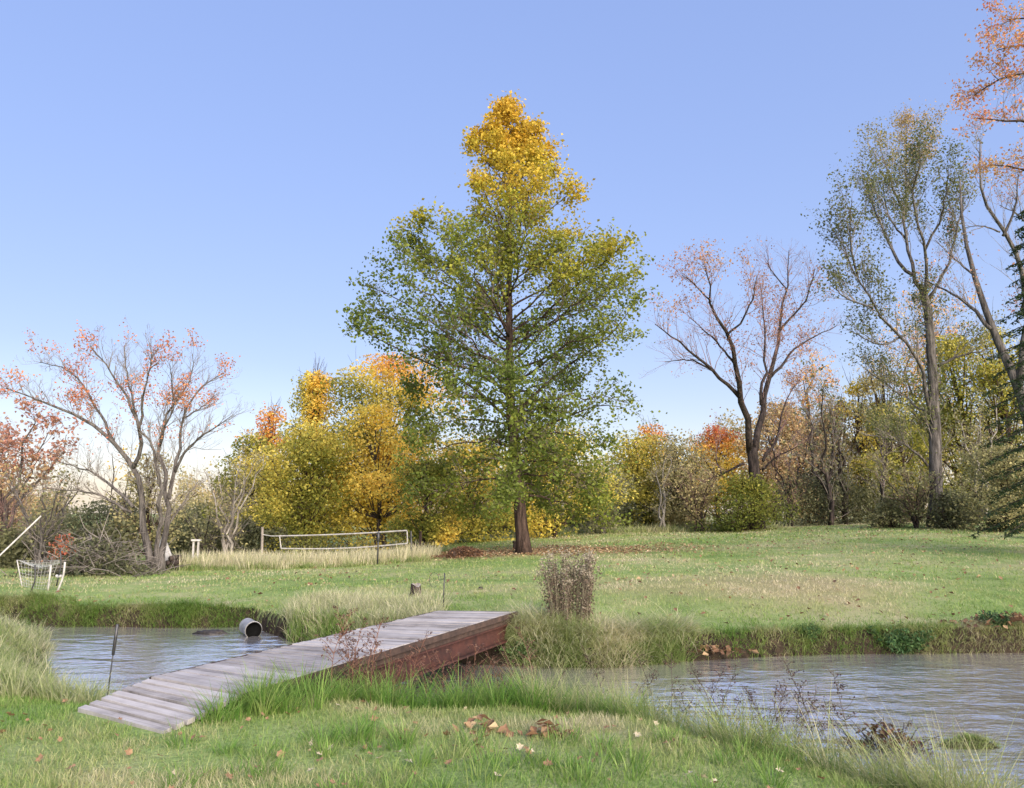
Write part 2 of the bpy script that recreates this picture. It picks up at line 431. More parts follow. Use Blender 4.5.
for v0_, v1_ in ((1.0215, 1.04), (-.04, -.0215)):
    V, F = beam_strip(v0_, v1_, -.075, -.004, U_H + .004, .998); mesh_obj('edge_board', V - bl, F, M_side, bridge)
V, F = beam_strip(.06, .94, -.15, -.05, .985, .998, 1)
mesh_obj('end_timber', V - bl, F, M_side, bridge)

def on_bridge(x, y, m=.05):
    """inside the bridge's plan outline"""
    p = np.stack([x, y], -1); poly = [NL, NR, FR, FL]; ins = np.ones(len(x), bool)
    for a, b in zip(poly, poly[1:] + poly[:1]):
        e = b - a; e = e / np.linalg.norm(e)
        ins &= ((p - a) @ np.array([-e[1], e[0]])) > -m
    return ins

# ------------------------------------------------------------------ grasses (nobody could count them)
def grass_obj(name, x, y, L, Wd, lean, curl, hue, seg=2, az=None, dz=0.0, mat=None, kindname='grass'):
    z = ground(x, y) + dz
    keep = (np.hypot(x + 4.72, y - 14.75) > .55) & (z > WATER - .08) & ~on_bridge(x, y) & ~((y > near_y(x)) & (y < far_y(x)) & (z < WATER - .03))
    x, y, z, L, Wd, lean, curl, hue = [np.asarray(a)[keep] for a in (x, y, z, L, Wd, lean, curl, hue)]
    az = rng.uniform(0, 2 * np.pi, len(x)) if az is None else az[keep]
    V, F = blades(np.stack([x, y, z - .01], -1), L, Wd, az, lean, curl, seg)
    o = mesh_obj(name, V, F, mat or M_grass, attrs={'hue': np.repeat(hue, (seg + 1) * 2)}, smooth=True)
    return o
def U(n, a, b): return rng.uniform(a, b, n)
def wedge(n, y0, y1, k=.75):
    """points evenly over the strip of ground the camera sees"""
    y = np.sqrt(U(n, y0 ** 2, y1 ** 2)); x = U(n, -1, 1) * (y * k + .8); return x, y
# short lawn close by and across the stream
parts = []
def lawn(n, y0, y1, l0, l1, w, seg):
    x, y = wedge(n, y0, y1); big = vnoise(x, y, 2.2, 11); sm = vnoise(x, y, .35, 12)
    keep = rng.uniform(0, 1, n) < .35 + .9 * sm; x, y, big, sm = x[keep], y[keep], big[keep], sm[keep]; n = len(x)
    hue = .02 + .55 * big + .34 * (sm - .5) + U(n, -.12, .16) + .24 * ss(.55, .8, vnoise(x, y, .6, 15))
    hue = hue + .8 * straw_w(x, y) + .18 * ss(.62, .85, vnoise(x, y, 1.1, 13))
    hue = hue - .12 * np.exp(-((y - far_y(x) - .9) / .7) ** 2)
    hue = hue + .13 * ss(14.5, 24, y)
    L = U(n, l0, l1) * (.7 + .7 * sm)
    keep = rng.uniform(0, 1, n) > litter_w(x, y) * .75
    return [a[keep] for a in (x, y, L, np.full(n, w) * U(n, .7, 1.4), U(n, .05, .9), U(n, .1, 1.1), hue)]
A = lawn(260000, 4.4, 9.5, .035, .085, .0048, 2)
B = lawn(100000, 9.5, 18, .05, .085, .010, 2)
C_ = lawn(100000, 18, 34, .05, .085, .020, 2)
D = lawn(70000, 34, 52, .06, .10, .045, 2)
m4 = [np.concatenate([a, b, c, d]) for a, b, c, d in zip(A, B, C_, D)]
tag(grass_obj('lawn_grass', *m4, seg=2), 'mown lawn grass in patchy green and straw on both sides of the stream', 'grass', kind='stuff')

def clumps(n_cl, per, xy, L, Wd, spread, hue, lean0=(.05, .55), curl0=(.3, 1.3), out=.6, hj=.1, azb=None):
    """tufts: blades fan out from clump centres"""
    cx, cyy = xy; n_cl = len(cx)
    k = np.repeat(np.arange(n_cl), per); n = len(k)
    ang = U(n, 0, 2 * np.pi); rad = spread * np.sqrt(U(n, 0, 1)) * np.repeat(U(n_cl, .6, 1.3), per)
    x = cx[k] + np.cos(ang) * rad; y = cyy[k] + np.sin(ang) * rad
    hsz = np.repeat(U(n_cl, .6, 1.35), per)
    az = ang + U(n, -out, out) + np.repeat(rng.normal(0, .3, n_cl), per)
    if azb is not None: az = azb + rng.normal(0, .7, n)
    hv = np.asarray(hue); hv = hv[k] if hv.ndim else np.full(n, float(hv))
    return x, y, U(n, *L) * hsz, U(n, *Wd), U(n, *lean0), U(n, *curl0), hv + np.repeat(rng.normal(0, .1, n_cl), per) + U(n, -hj, hj), az
def cat(*gs): return [np.concatenate(z) for z in zip(*gs)]
def put(name, label, g, seg=4, cat_='grass', mat=None):
    x, y, L, Wd, le, cu, hu, az = g
    return tag(grass_obj(name, x, y, L, Wd, le, cu, hu, seg, az, mat=mat), label, cat_, kind='stuff')
# near bank, right of the ramp: bright long grass, then duller bank grass further right
def between(n, x0, x1, lo, hi):
    x = U(n, x0, x1); return x, near_y(x) + U(n, lo, hi)
gA = clumps(0, 70, (lambda x: (x, np.interp(x, [-2.7, -2.2, -1.4, 0, .9], [6.75, 7.1, 7.7, 7.9, 7.9]) + U(150, -.45, .55)))(U(150, -2.6, .9)), (.18, .42), (.005, .010), .13, .12)
gA2 = clumps(0, 60, (lambda x: (x, np.interp(x, [-2.0, 0, 1.4, 2.6], [8.3, 8.5, 8.2, 7.4]) + U(110, -.35, .5)))(U(110, -2.0, 1.5)), (.12, .34), (.005, .010), .14, .38)
gB = clumps(0, 60, between(170, .6, 3.4, -1.3, -.05), (.18, .44), (.005, .009), .14, .22)
gB2 = clumps(0, 45, between(190, .2, 3.0, -1.4, -.1), (.28, .64), (.004, .008), .13, .55, (.1, .7), (.3, 1.4))
gB3 = clumps(0, 40, between(110, 3.9, 6.5, -1.3, -.3), (.12, .34), (.004, .008), .13, .62, (.1, .7), (.3, 1.4))
gC = clumps(0, 60, between(80, 3.2, 6.2, -1.0, -.15), (.14, .34), (.005, .010), .15, .40)
gF = clumps(0, 50, (U(60, -2.4, 3.0), U(60, 5.0, 6.4)), (.08, .2), (.005, .009), .12, .15)
put('bank_grass', 'long tufted grass along the near bank from the ramp to the right', cat(gA, gA2, gB, gB2, gB3, gC, gF))
# left of the ramp and the rough grass round the pool
gl = clumps(0, 60, (lambda x: (x, np.interp(x, [-5.6, -4.4, -3.6], [8.9, 8.3, 7.9]) + U(85, -.75, .6)))(U(85, -5.4, -3.75)), (.16, .36), (.005, .010), .15, .42)
gl2 = clumps(0, 45, (lambda x: (x, near_y(x) + U(380, -3.4, .15)))(U(380, -12, -5.8)), (.10, .34), (.006, .012), .22, np.clip(.45 + .2 * rng.normal(size=380), .05, .95), (.1, .8), (.3, 1.8))
put('rough_grass', 'rough straw tinted grass round the left end of the pool', cat(gl, gl2), mat=M_straw)
# far bank fringe that hangs over the water
def fringe(n, x0, x1, lo, hi): x = U(n, x0, x1); return x, far_y(x) + U(n, lo, hi)
xf = fringe(270, -11, -5.35, .0, .4)
gf = clumps(0, 46, xf, (.07, .30), (.006, .012), .18, np.clip(-.05 + .75 * vnoise(xf[0], xf[1], .7, 41), 0, 1), (.1, .7), (.8, 2.3), azb=-1.57)
xf = fringe(330, 2.8, 13, .02, .45)
gf2 = clumps(0, 42, xf, (.06, .30), (.006, .011), .16, np.clip(0 + .85 * vnoise(xf[0], xf[1], .6, 42), 0, 1), (.1, .8), (.8, 2.3), azb=-1.57)
gbul = clumps(0, 55, (lambda x: (x, far_y(x) + U(330, -.05, 2.4)))(U(330, -4.3, -1.35)), (.16, .36), (.009, .015), .2, .60, out=1.5)
gbul2 = clumps(0, 50, fringe(90, -4.2, -1.2, -.1, .25), (.16, .34), (.009, .015), .18, .16, out=1.2)
put('far_bank_grass', 'green grass overhanging the far bank of the stream', cat(gf, gf2, gbul2))
put('pale_bank_grass', 'pale long grass on the far bank behind the bridge', gbul, mat=M_straw)
# drooping mound right of the bridge
xm = U(240, .15, 2.75); gm = clumps(0, 75, (xm, far_y(xm) + U(240, -.25, .9)), (.24, .56), (.007, .013), .2, np.clip(.25 + .6 * vnoise(xm, xm * 0, .35, 43), 0, 1), lean0=(.2, .8), curl0=(.8, 2.0), out=1.5)
xm = U(110, .1, 2.8); gm2 = clumps(0, 50, (xm, far_y(xm) + U(110, -.15, .15)), (.2, .4), (.010, .018), .15, .05, curl0=(.6, 1.6))
put('mound_grass', 'pale drooping long grass mounded on the far bank beside the bridge end', cat(gm, gm2), mat=M_straw)
# unmown strip in front of the net, and pale grass at the far edge of the field
xs = U(420, -12.2, -3.0); ys = np.interp(xs, [-12.2, -8, -3], [27.0, 27.0, 28.6]) + U(420, -.3, 2.6)
gs = clumps(0, 34, (xs, ys), (.25, .58), (.016, .03), .3, .78, lean0=(.02, .4), curl0=(.1, .8))
xs = U(90, -12, -3.0); gs2 = clumps(0, 40, (xs, np.interp(xs, [-12.2, -8, -3], [26.6, 26.6, 28.2]) + U(90, -.2, .4)), (.12, .32), (.016, .028), .3, .25)
put('meadow_grass', 'tall pale unmown grass strip below the sagging net', cat(gs, gs2), 3, mat=M_straw)
xs = U(260, -6, 16); gs = clumps(0, 26, (xs, 47.5 + U(260, -1.2, 2.5)), (.3, .6), (.03, .06), .5, .62)
put('far_meadow_grass', 'pale unmown grass at the far edge of the field before the thicket', gs, 3)
# spit of green in the water
x = 4.7 + rng.normal(0, .5, 60); y = 8.05 + rng.normal(0, .13, 60)
put('spit_grass', 'low green water weed on the mud spit in the stream', clumps(0, 40, (x, y), (.03, .09), (.005, .010), .1, .45, (.4, 1.2)), 3, 'water weed')

# ------------------------------------------------------------------ trees
TWIG = .009
def g_for(seed): return np.random.default_rng(seed)
def unit(v): return v / (np.linalg.norm(v) + 1e-9)
def spawn(path, rad, n, L, lvl, g, out, tips, t0=.25, up=.25, ang=(.5, 1.0), bend=.22, shrink=.5, npts=5, kids=3):
    path = np.asarray(path); m = len(path)
    for _ in range(n):
        t = t0 + (1 - t0) * g.uniform() ** .85; f = t * (m - 1); i = min(int(f), m - 2); s = f - i
        p = path[i] * (1 - s) + path[i + 1] * s; r = (rad[i] * (1 - s) + rad[i + 1] * s)
        T = unit(path[i + 1] - path[i]); side = unit(np.cross(T, g.normal(size=3)))
        a = g.uniform(*ang); d = unit(T * math.cos(a) + side * math.sin(a) + np.array([0, 0, up]))
        l = L * (1 - shrink * t) * g.uniform(.6, 1.25)
        pts = [p]
        for k in range(npts - 1):
            d = unit(d + g.normal(0, bend, 3) + np.array([0, 0, up * .3])); pts.append(pts[-1] + d * l / (npts - 1))
        pts = np.array(pts); r0 = min(r * .6, TWIG * l + .004); rr = np.linspace(r0, max(r0 * .3, .003), npts)
        out.append((pts, rr)); tips.append((pts, lvl))
        if lvl > 0: spawn(pts, rr, kids, l * .55, lvl - 1, g, out, tips, .2, up, ang, bend, shrink, npts, kids)
def tip_leaves(tips, per, jit, g, lv=None, t0=.2):
    P = []
    for pts, l in tips:
        if lv is not None and l > lv: continue
        k = g.poisson(per)
        if not k: continue
        f = g.uniform(t0, 1, k) * (len(pts) - 1); i = np.minimum(f.astype(int), len(pts) - 2); s = (f - i)[:, None]
        P.append(pts[i] * (1 - s) + pts[i + 1] * s + g.normal(0, jit, (k, 3)))
    return np.concatenate(P) if P else np.zeros((0, 3))
def limbs_from_picture(polys, Y0, depth, g, n=12):
    """polys: list of (pixel points, start radius, end radius); every limb swings to its own depth"""
    res = []
    for j, (pp, r0, r1) in enumerate(polys):
        y0 = Y0
        if res:
            w = np.array(pp[0], float); best = 1e9
            for pix, P, _ in res:
                d = np.hypot(pix[:, 0] - w[0], pix[:, 1] - w[1]); k = int(d.argmin())
                if d[k] < best: best = d[k]; y0 = P[k, 1]
        pix = smooth_path([(a, b, 0) for a, b in pp], n)[:, :2]
        ln = np.hypot(*(pix[-1] - pix[0])) / FPX * Y0
        dy = depth[j] if depth and j < len(depth) and depth[j] is not None else g.choice([-1, 1]) * g.uniform(.25, .7)
        yy = y0 + dy * ln * np.linspace(0, 1, n) ** 1.2
        P = np.array([W(a, b, y) for (a, b), y in zip(pix, yy)])
        P[1:-1] += g.normal(0, .012 * max(ln, .5), (n - 2, 3)) * (.6 if j else .08)
        res.append((pix, P, np.linspace(r0, r1, n) if j else np.linspace(r0, r1, n)))
    return [(P, r) for _, P, r in res]
def flare(P, rad, z0, amt=.7, h=.8):
    return rad * (1 + amt * np.exp(-np.clip(P[:, 2] - z0, 0, None) / h * 2.2))
def build_tree(name, base, label, trunk_paths, trunk_mat, leafV=None, leafF=None, leaf_m=None, hue=None, twigs=None, twig_mat=None, cat_='tree', group=None, sides=8):
    t = thing(name, base, label, cat_, group)
    b = np.asarray(base)
    V, F = tubes(trunk_paths, sides); tk = mesh_obj('trunk', V - b, F, trunk_mat, t, smooth=True)
    if twigs:
        V, F = tubes(twigs, 3, False); mesh_obj('twigs', V - b, F, twig_mat or M_twig, tk, smooth=True)
    if leafV is not None and len(leafV):
        mesh_obj('crown', leafV - b, leafF, leaf_m, t, attrs={'hue': np.repeat(hue, 4)})
    return t

# --- the tall tree in the middle of the lawn
g = g_for(11); Y0 = 30.0
base = G(524, Y0)
tr = limbs_from_picture([([(524, 556), (521, 520), (516, 470), (511, 400), (509, 320), (510, 230), (510, 160), (509, 106)], .36, .03)], Y0, [0.0], g, 24)
TP, TR = tr[0]; TP[0] = base - [0, 0, .15]; TR = flare(TP, np.interp(np.linspace(0, 1, 24), [0, .15, .5, .8, 1], [.25, .22, .14, .07, .015]), base[2], .45, .9)
out, tips = [], []
prof_y = [97, 112, 140, 165, 200, 240, 275, 310, 345, 380, 420, 455, 490, 525]
prof_r = [1, 9, 30, 45, 55, 82, 112, 134, 146, 134, 108, 106, 98, 74]
z_of = [W(512, p, Y0)[2] for p in prof_y]; r_of = [r / FPX * Y0 * .99 for r in prof_r]
def prof(z): return np.interp(z, z_of[::-1], r_of[::-1])
limbs = []
zs = np.concatenate([np.linspace(2.3, 6.0, 24), np.linspace(6.1, TP[-1, 2] - .4, 60)])
for i, z in enumerate(zs):
    k = np.searchsorted(TP[:, 2], z); k = min(max(k, 1), 23); s = (z - TP[k - 1, 2]) / (TP[k, 2] - TP[k - 1, 2])
    p = TP[k - 1] * (1 - s) + TP[k] * s; r = TR[k - 1] * (1 - s) + TR[k] * s
    hfrac = (z - 2) / (TP[-1, 2] - 2); slope = np.interp(hfrac, [0, .25, .55, 1], [.0, .40, .8, 1.15])
    az = i * 2.399 + g.uniform(-.4, .4)
    Rz = prof(z + .35 * prof(z) * slope); Lh = Rz * g.uniform(.78, 1.0)
    pts = []
    for t in np.linspace(0, 1, 9):
        h = Lh * t; zz = Lh * (slope * t - (.10 if hfrac > .25 else .3) * t * t)
        pts.append(p + [math.cos(az) * h, math.sin(az) * h, zz])
    pts = np.array(pts); pts[1:] += g.normal(0, .03 * Lh, (8, 3)) * np.linspace(.3, 1, 8)[:, None]
    rr = np.linspace(min(r * .45, .012 + .009 * Lh), .006, 9); limbs.append((pts, rr))
    spawn(pts, rr, int(8 + 2.6 * Lh), .36 * Lh + .32, 1, g, out, tips, .12, .22, (.4, 1.0), .2, .45, 5, 3)
for pp_, r_ in (([(512, 425), (470, 385), (400, 350), (350, 325)], .07), ([(511, 400), (460, 345), (400, 300), (362, 285)], .06), ([(511, 345), (465, 290), (425, 258), (402, 240)], .04),
                ([(512, 415), (560, 372), (610, 335), (636, 300)], .07), ([(511, 350), (560, 300), (605, 262), (627, 240)], .06), ([(512, 440), (560, 420), (600, 405), (625, 408)], .05)):
    q = limbs_from_picture([(pp_, r_, .01)], Y0, [g.uniform(-.8, .8)], g, 9)[0]; q[0][0] = TP[int(np.argmin(np.abs(TP[:, 2] - q[0][0, 2])))]
    limbs.append(q); spawn(q[0], q[1], 16, 1.15, 1, g, out, tips, .3, .3, (.4, 1.0), .2, .3, 5, 3)
P = np.concatenate([tip_leaves(tips, 15, .17, g, None, .1), tip_leaves([(l, 0) for l, _ in limbs], 44, .28, g, None, .04)])
P = P[(vnoise(P[:, 0] + .6 * P[:, 1], P[:, 2] - .5 * P[:, 1], .85, 61) > .40) | (g.uniform(0, 1, len(P)) < .38)]
print('main leaves', len(P), 'twigs', len(out))
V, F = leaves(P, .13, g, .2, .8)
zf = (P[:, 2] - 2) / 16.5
hue = .06 + .78 * ss(.30, .98, zf + .05 * (P[:, 0] - base[0]) / 5 + .24 * (vnoise(P[:, 0] + P[:, 1] * .6, P[:, 2], 1.1, 21) - .5)) + .18 * (vnoise(P[:, 0], P[:, 2] + P[:, 1], .9, 22) - .5)  # gold towards top and right: autumn leaf colour with the sunlit look painted in
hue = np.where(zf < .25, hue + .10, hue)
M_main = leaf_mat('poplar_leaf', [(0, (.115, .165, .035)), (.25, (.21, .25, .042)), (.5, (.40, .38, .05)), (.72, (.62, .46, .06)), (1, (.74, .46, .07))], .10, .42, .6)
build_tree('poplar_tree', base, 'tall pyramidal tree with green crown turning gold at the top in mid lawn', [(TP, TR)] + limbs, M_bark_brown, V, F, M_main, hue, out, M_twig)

# --- spreading leafless trees read off the photograph limb by limb
def hero(name, label, Y0, px, polys, depth, seed, bark, twig_n, twig_L, lvl, leaf=None, up=.25, cat_='tree', kids=3, ang=(.4, .95), t0=.2, flare_amt=.5):
    g = g_for(seed); b = G(px, Y0)
    L = limbs_from_picture(polys, Y0, depth, g)
    nt = leaf.get('trunks', 1) if leaf else 1
    for j in range(nt):
        P, r = L[j]; P[0] = np.array([P[0, 0], P[0, 1], float(ground(P[0, 0], P[0, 1])) - .15]); L[j] = (P, flare(P, r, b[2], flare_amt))
    out, tips = [], []
    for j, (P, r) in enumerate(L):
        ln = np.linalg.norm(np.diff(P, axis=0), axis=1).sum()
        if j == 0 and nt == 1 and twig_n > 0 and not (leaf or {}).get('trunk_twigs'): continue
        spawn(P, r, max(3, int(ln * twig_n)), twig_L, lvl, g, out, tips, t0, up, ang, .2, .35, 5, kids)
    lv = None
    if leaf:
        lp = tip_leaves(tips, leaf['per'], leaf['jit'], g, leaf.get('lv'), .3)
        lo, hi = leaf['z']
        pr = ss(lo, hi, lp[:, 2] + g.normal(0, .3, len(lp))) * ss(*leaf.get('patch', (0, .01)), vnoise(lp[:, 0] + .5 * lp[:, 1], lp[:, 2], leaf.get('ps', 1.2), seed))
        lp = lp[g.uniform(0, 1, len(lp)) < pr]
        V, F = leaves(lp, leaf['size'], g, .1, .6); hue = leaf['hue'](lp)
        print(name, 'leaves', len(lp), 'twigs', len(out))
        return build_tree(name, b, label, L, bark, V, F, leaf['mat'], hue, out, leaf.get('twig_mat'), cat_)
    return build_tree(name, b, label, L, bark, twigs=out, cat_=cat_)

M_rust = leaf_mat('rust_leaf', [(0, (.50, .15, .10)), (.4, (.62, .24, .12)), (.75, (.66, .34, .15)), (1, (.58, .42, .2))], .3, .4, .5)
M_pink = leaf_mat('pinkish_leaf', [(0, (.40, .17, .12)), (.5, (.50, .26, .16)), (1, (.52, .34, .18))], .3, .4, .5)
M_olive = leaf_mat('olive_leaf', [(0, (.13, .15, .06)), (.4, (.24, .24, .07)), (.7, (.38, .31, .11)), (1, (.48, .34, .16))], .25, .4, .6)
M_twig_pink = plain_mat('twig_reddish', (.20, .12, .11), (.34, .22, .20), 3, .9)
M_twig_grey = plain_mat('twig_grey', (.14, .12, .11), (.28, .25, .22), 3, .9)
left = [([(156, 572), (152, 564), (143, 526), (141, 487), (133, 468), (114, 442), (84, 419), (49, 404), (6, 388)], .13, .015),
        ([(162, 572), (164, 541), (169, 499), (167, 480), (160, 446), (164, 419), (187, 388), (194, 362)], .11, .015),
        ([(158, 572), (157, 540), (160, 500), (158, 470), (150, 440), (139, 430)], .09, .03),
        ([(133, 468), (141, 446), (137, 419), (114, 377), (90, 346)], .07, .012),
        ([(139, 432), (145, 388), (152, 352)], .05, .012), ([(137, 420), (128, 380), (124, 346)], .045, .012),
        ([(169, 499), (177, 465), (183, 419), (202, 388), (222, 374)], .075, .012),
        ([(175, 472), (190, 446), (230, 417)], .05, .012), ([(114, 442), (95, 405), (70, 372), (40, 362)], .05, .012),
        ([(133, 507), (99, 476), (57, 461)], .06, .012), ([(131, 512), (91, 493), (46, 488)], .05, .012),
        ([(160, 446), (172, 405), (170, 365)], .04, .01), ([(165, 530), (185, 500), (200, 480)], .03, .01), ([(183, 419), (205, 405), (215, 395)], .03, .01)]
hero('autumn_tree', 'half bare multi stemmed tree with coral leaves high up behind the left pool', 26, 156, left, [-.1, .1, -.25] + [None] * 12, 31, M_bark_grey, 8.0, 1.15, 2,
     dict(trunks=3, per=2.4, jit=.12, size=.085, z=(3.6, 5.6), patch=(.24, .60), ps=.7, mat=M_rust, hue=lambda p: .2 + .5 * vnoise(p[:, 0], p[:, 2], .8, 5), twig_mat=M_twig_grey), up=.3, kids=3)
maple = [([(757, 532), (757, 500), (754, 470), (752, 448)], .40, .30),
         ([(750, 452), (748, 423), (741, 401), (735, 362), (726, 336), (711, 302), (705, 268)], .22, .02),
         ([(755, 450), (763, 414), (769, 379), (780, 328), (787, 285), (789, 250)], .21, .02),
         ([(741, 399), (713, 371), (683, 345), (655, 324)], .12, .02), ([(761, 405), (765, 362), (765, 323), (760, 285)], .10, .02),
         ([(769, 379), (800, 345), (836, 326)], .10, .02), ([(780, 330), (805, 300), (815, 268)], .08, .02),
         ([(763, 461), (778, 435), (786, 400), (800, 380)], .09, .02), ([(744, 463), (722, 474), (704, 480)], .09, .02), ([(722, 474), (716, 456), (722, 436)], .05, .015),
         ([(762, 470), (778, 456), (800, 446)], .07, .02), ([(726, 336), (742, 320), (752, 300), (757, 275)], .07, .015), ([(713, 371), (690, 360), (665, 362)], .06, .015),
         ([(711, 302), (695, 285), (682, 275)], .05, .015), ([(735, 365), (715, 340), (690, 318)], .07, .015), ([(787, 290), (770, 268), (768, 255)], .05, .015)]
hero('bare_tree', 'large nearly bare spreading tree with pinkish twigs and a thick dark trunk right of centre', 45, 757, maple, [0] + [None] * 16, 33, M_bark_dark, 3.6, 2.3, 2,
     dict(trunks=1, per=2.4, jit=.22, size=.13, z=(6.5, 10), patch=(.28, .7), ps=2.2, mat=M_pink, hue=lambda p: .2 + .6 * vnoise(p[:, 0], p[:, 2], 2, 6), twig_mat=M_twig_pink), up=.22)
right = [([(936, 528), (936, 490), (935, 440), (932, 370), (928, 310), (923, 290)], .36, .19),
         ([(923, 292), (913, 275), (905, 238), (905, 202), (907, 160), (907, 128)], .11, .015), ([(925, 292), (927, 270), (925, 250), (916, 217), (914, 185), (920, 150)], .10, .015),
         ([(913, 275), (898, 260), (876, 214), (862, 180)], .10, .02), ([(930, 412), (924, 376), (902, 336), (873, 307), (858, 278), (834, 232)], .10, .015),
         ([(938, 366), (960, 356), (985, 351)], .08, .02), ([(928, 466), (910, 448), (892, 439), (863, 435)], .07, .02), ([(931, 415), (899, 394), (866, 369)], .07, .02),
         ([(927, 300), (945, 270), (955, 235), (965, 190)], .09, .02), ([(906, 215), (890, 180), (880, 145)], .07, .015), ([(907, 190), (925, 160), (932, 135)], .06, .015),
         ([(905, 238), (888, 215), (882, 180)], .06, .015), ([(873, 307), (850, 300), (830, 285)], .06, .015), ([(925, 250), (942, 215), (948, 170)], .07, .015), ([(902, 336), (880, 345), (850, 330)], .06, .015),
         ([(858, 278), (850, 240), (852, 200)], .06, .015)]
hero('cottonwood_tree', 'tall thin leaved grey barked tree with several leaders at the right of the field', 40, 936, right, [0] + [None] * 16, 35, M_bark_grey, 4.4, 2.3, 2,
     dict(trunks=1, trunk_twigs=True, per=3.8, jit=.2, size=.13, z=(3, 6), patch=(.0, .30), ps=1.8, mat=M_olive, hue=lambda p: .02 + .5 * ss(20, 23.5, p[:, 2]) + .40 * ss(22.0, 24.5, p[:, 0] - 0 * p[:, 2]) * 1 + .2 * (vnoise(p[:, 0], p[:, 2], 1.5, 7) - .5), twig_mat=M_twig_grey), up=.45, ang=(.3, .75))
edge_t = [([(1046, 535), (1036, 450), (1013, 375), (991, 326), (973, 271), (962, 220), (960, 180)], .30, .03),
          ([(1018, 390), (1026, 330), (1022, 271), (1000, 232), (982, 189), (980, 140)], .16, .02), ([(991, 329), (961, 299), (925, 280)], .09, .02),
          ([(1024, 310), (1040, 250), (1050, 180), (1046, 110)], .15, .02), ([(975, 275), (958, 262), (935, 240)], .05, .012), ([(1003, 236), (1014, 210), (1020, 170)], .06, .012), ([(1000, 232), (982, 226), (965, 228)], .04, .012), ([(1042, 240), (1018, 215), (1000, 205)], .05, .012)]
hero('leaning_tree', 'nearly bare tree with a leaning pale trunk at the right picture edge', 31, 1046, edge_t, [.1, -.2] + [None] * 8, 37, M_bark_grey, 4.0, 1.7, 2,
     dict(trunks=1, per=2, jit=.16, size=.095, z=(6, 10), patch=(.35, .75), ps=1.5, mat=M_pink, hue=lambda p: .3 + .4 * vnoise(p[:, 0], p[:, 2], 1, 8), twig_mat=M_twig_grey), up=.35)
over = [([(1180, 560), (1165, 400), (1140, 200), (1100, 60), (1080, -60)], .28, .05), ([(1140, 200), (1080, 150), (1024, 122), (972, 118)], .09, .012),
        ([(1120, 120), (1060, 80), (1010, 75), (975, 95)], .08, .012), ([(1100, 60), (1050, 20), (1005, 20)], .07, .012), ([(1150, 270), (1090, 210), (1030, 170), (990, 165)], .08, .012), ([(1090, 0), (1040, -30), (1012, -10)], .06, .012), ([(1110, 90), (1065, 55), (1020, 45), (998, 50)], .06, .012)]
hero('maple_tree', 'orange leaved boughs reaching in at the upper right from a tree beyond the frame', 19, 1180, over, [0, -.1, .1, 0, .15, .1, -.2], 39, M_bark_brown, 5, 1.0, 2,
     dict(trunks=1, per=6, jit=.12, size=.075, z=(4, 5), patch=(.18, .5), ps=.8, mat=M_rust, hue=lambda p: .35 + .6 * vnoise(p[:, 0], p[:, 2], .9, 9), twig_mat=M_twig_grey), up=.1)

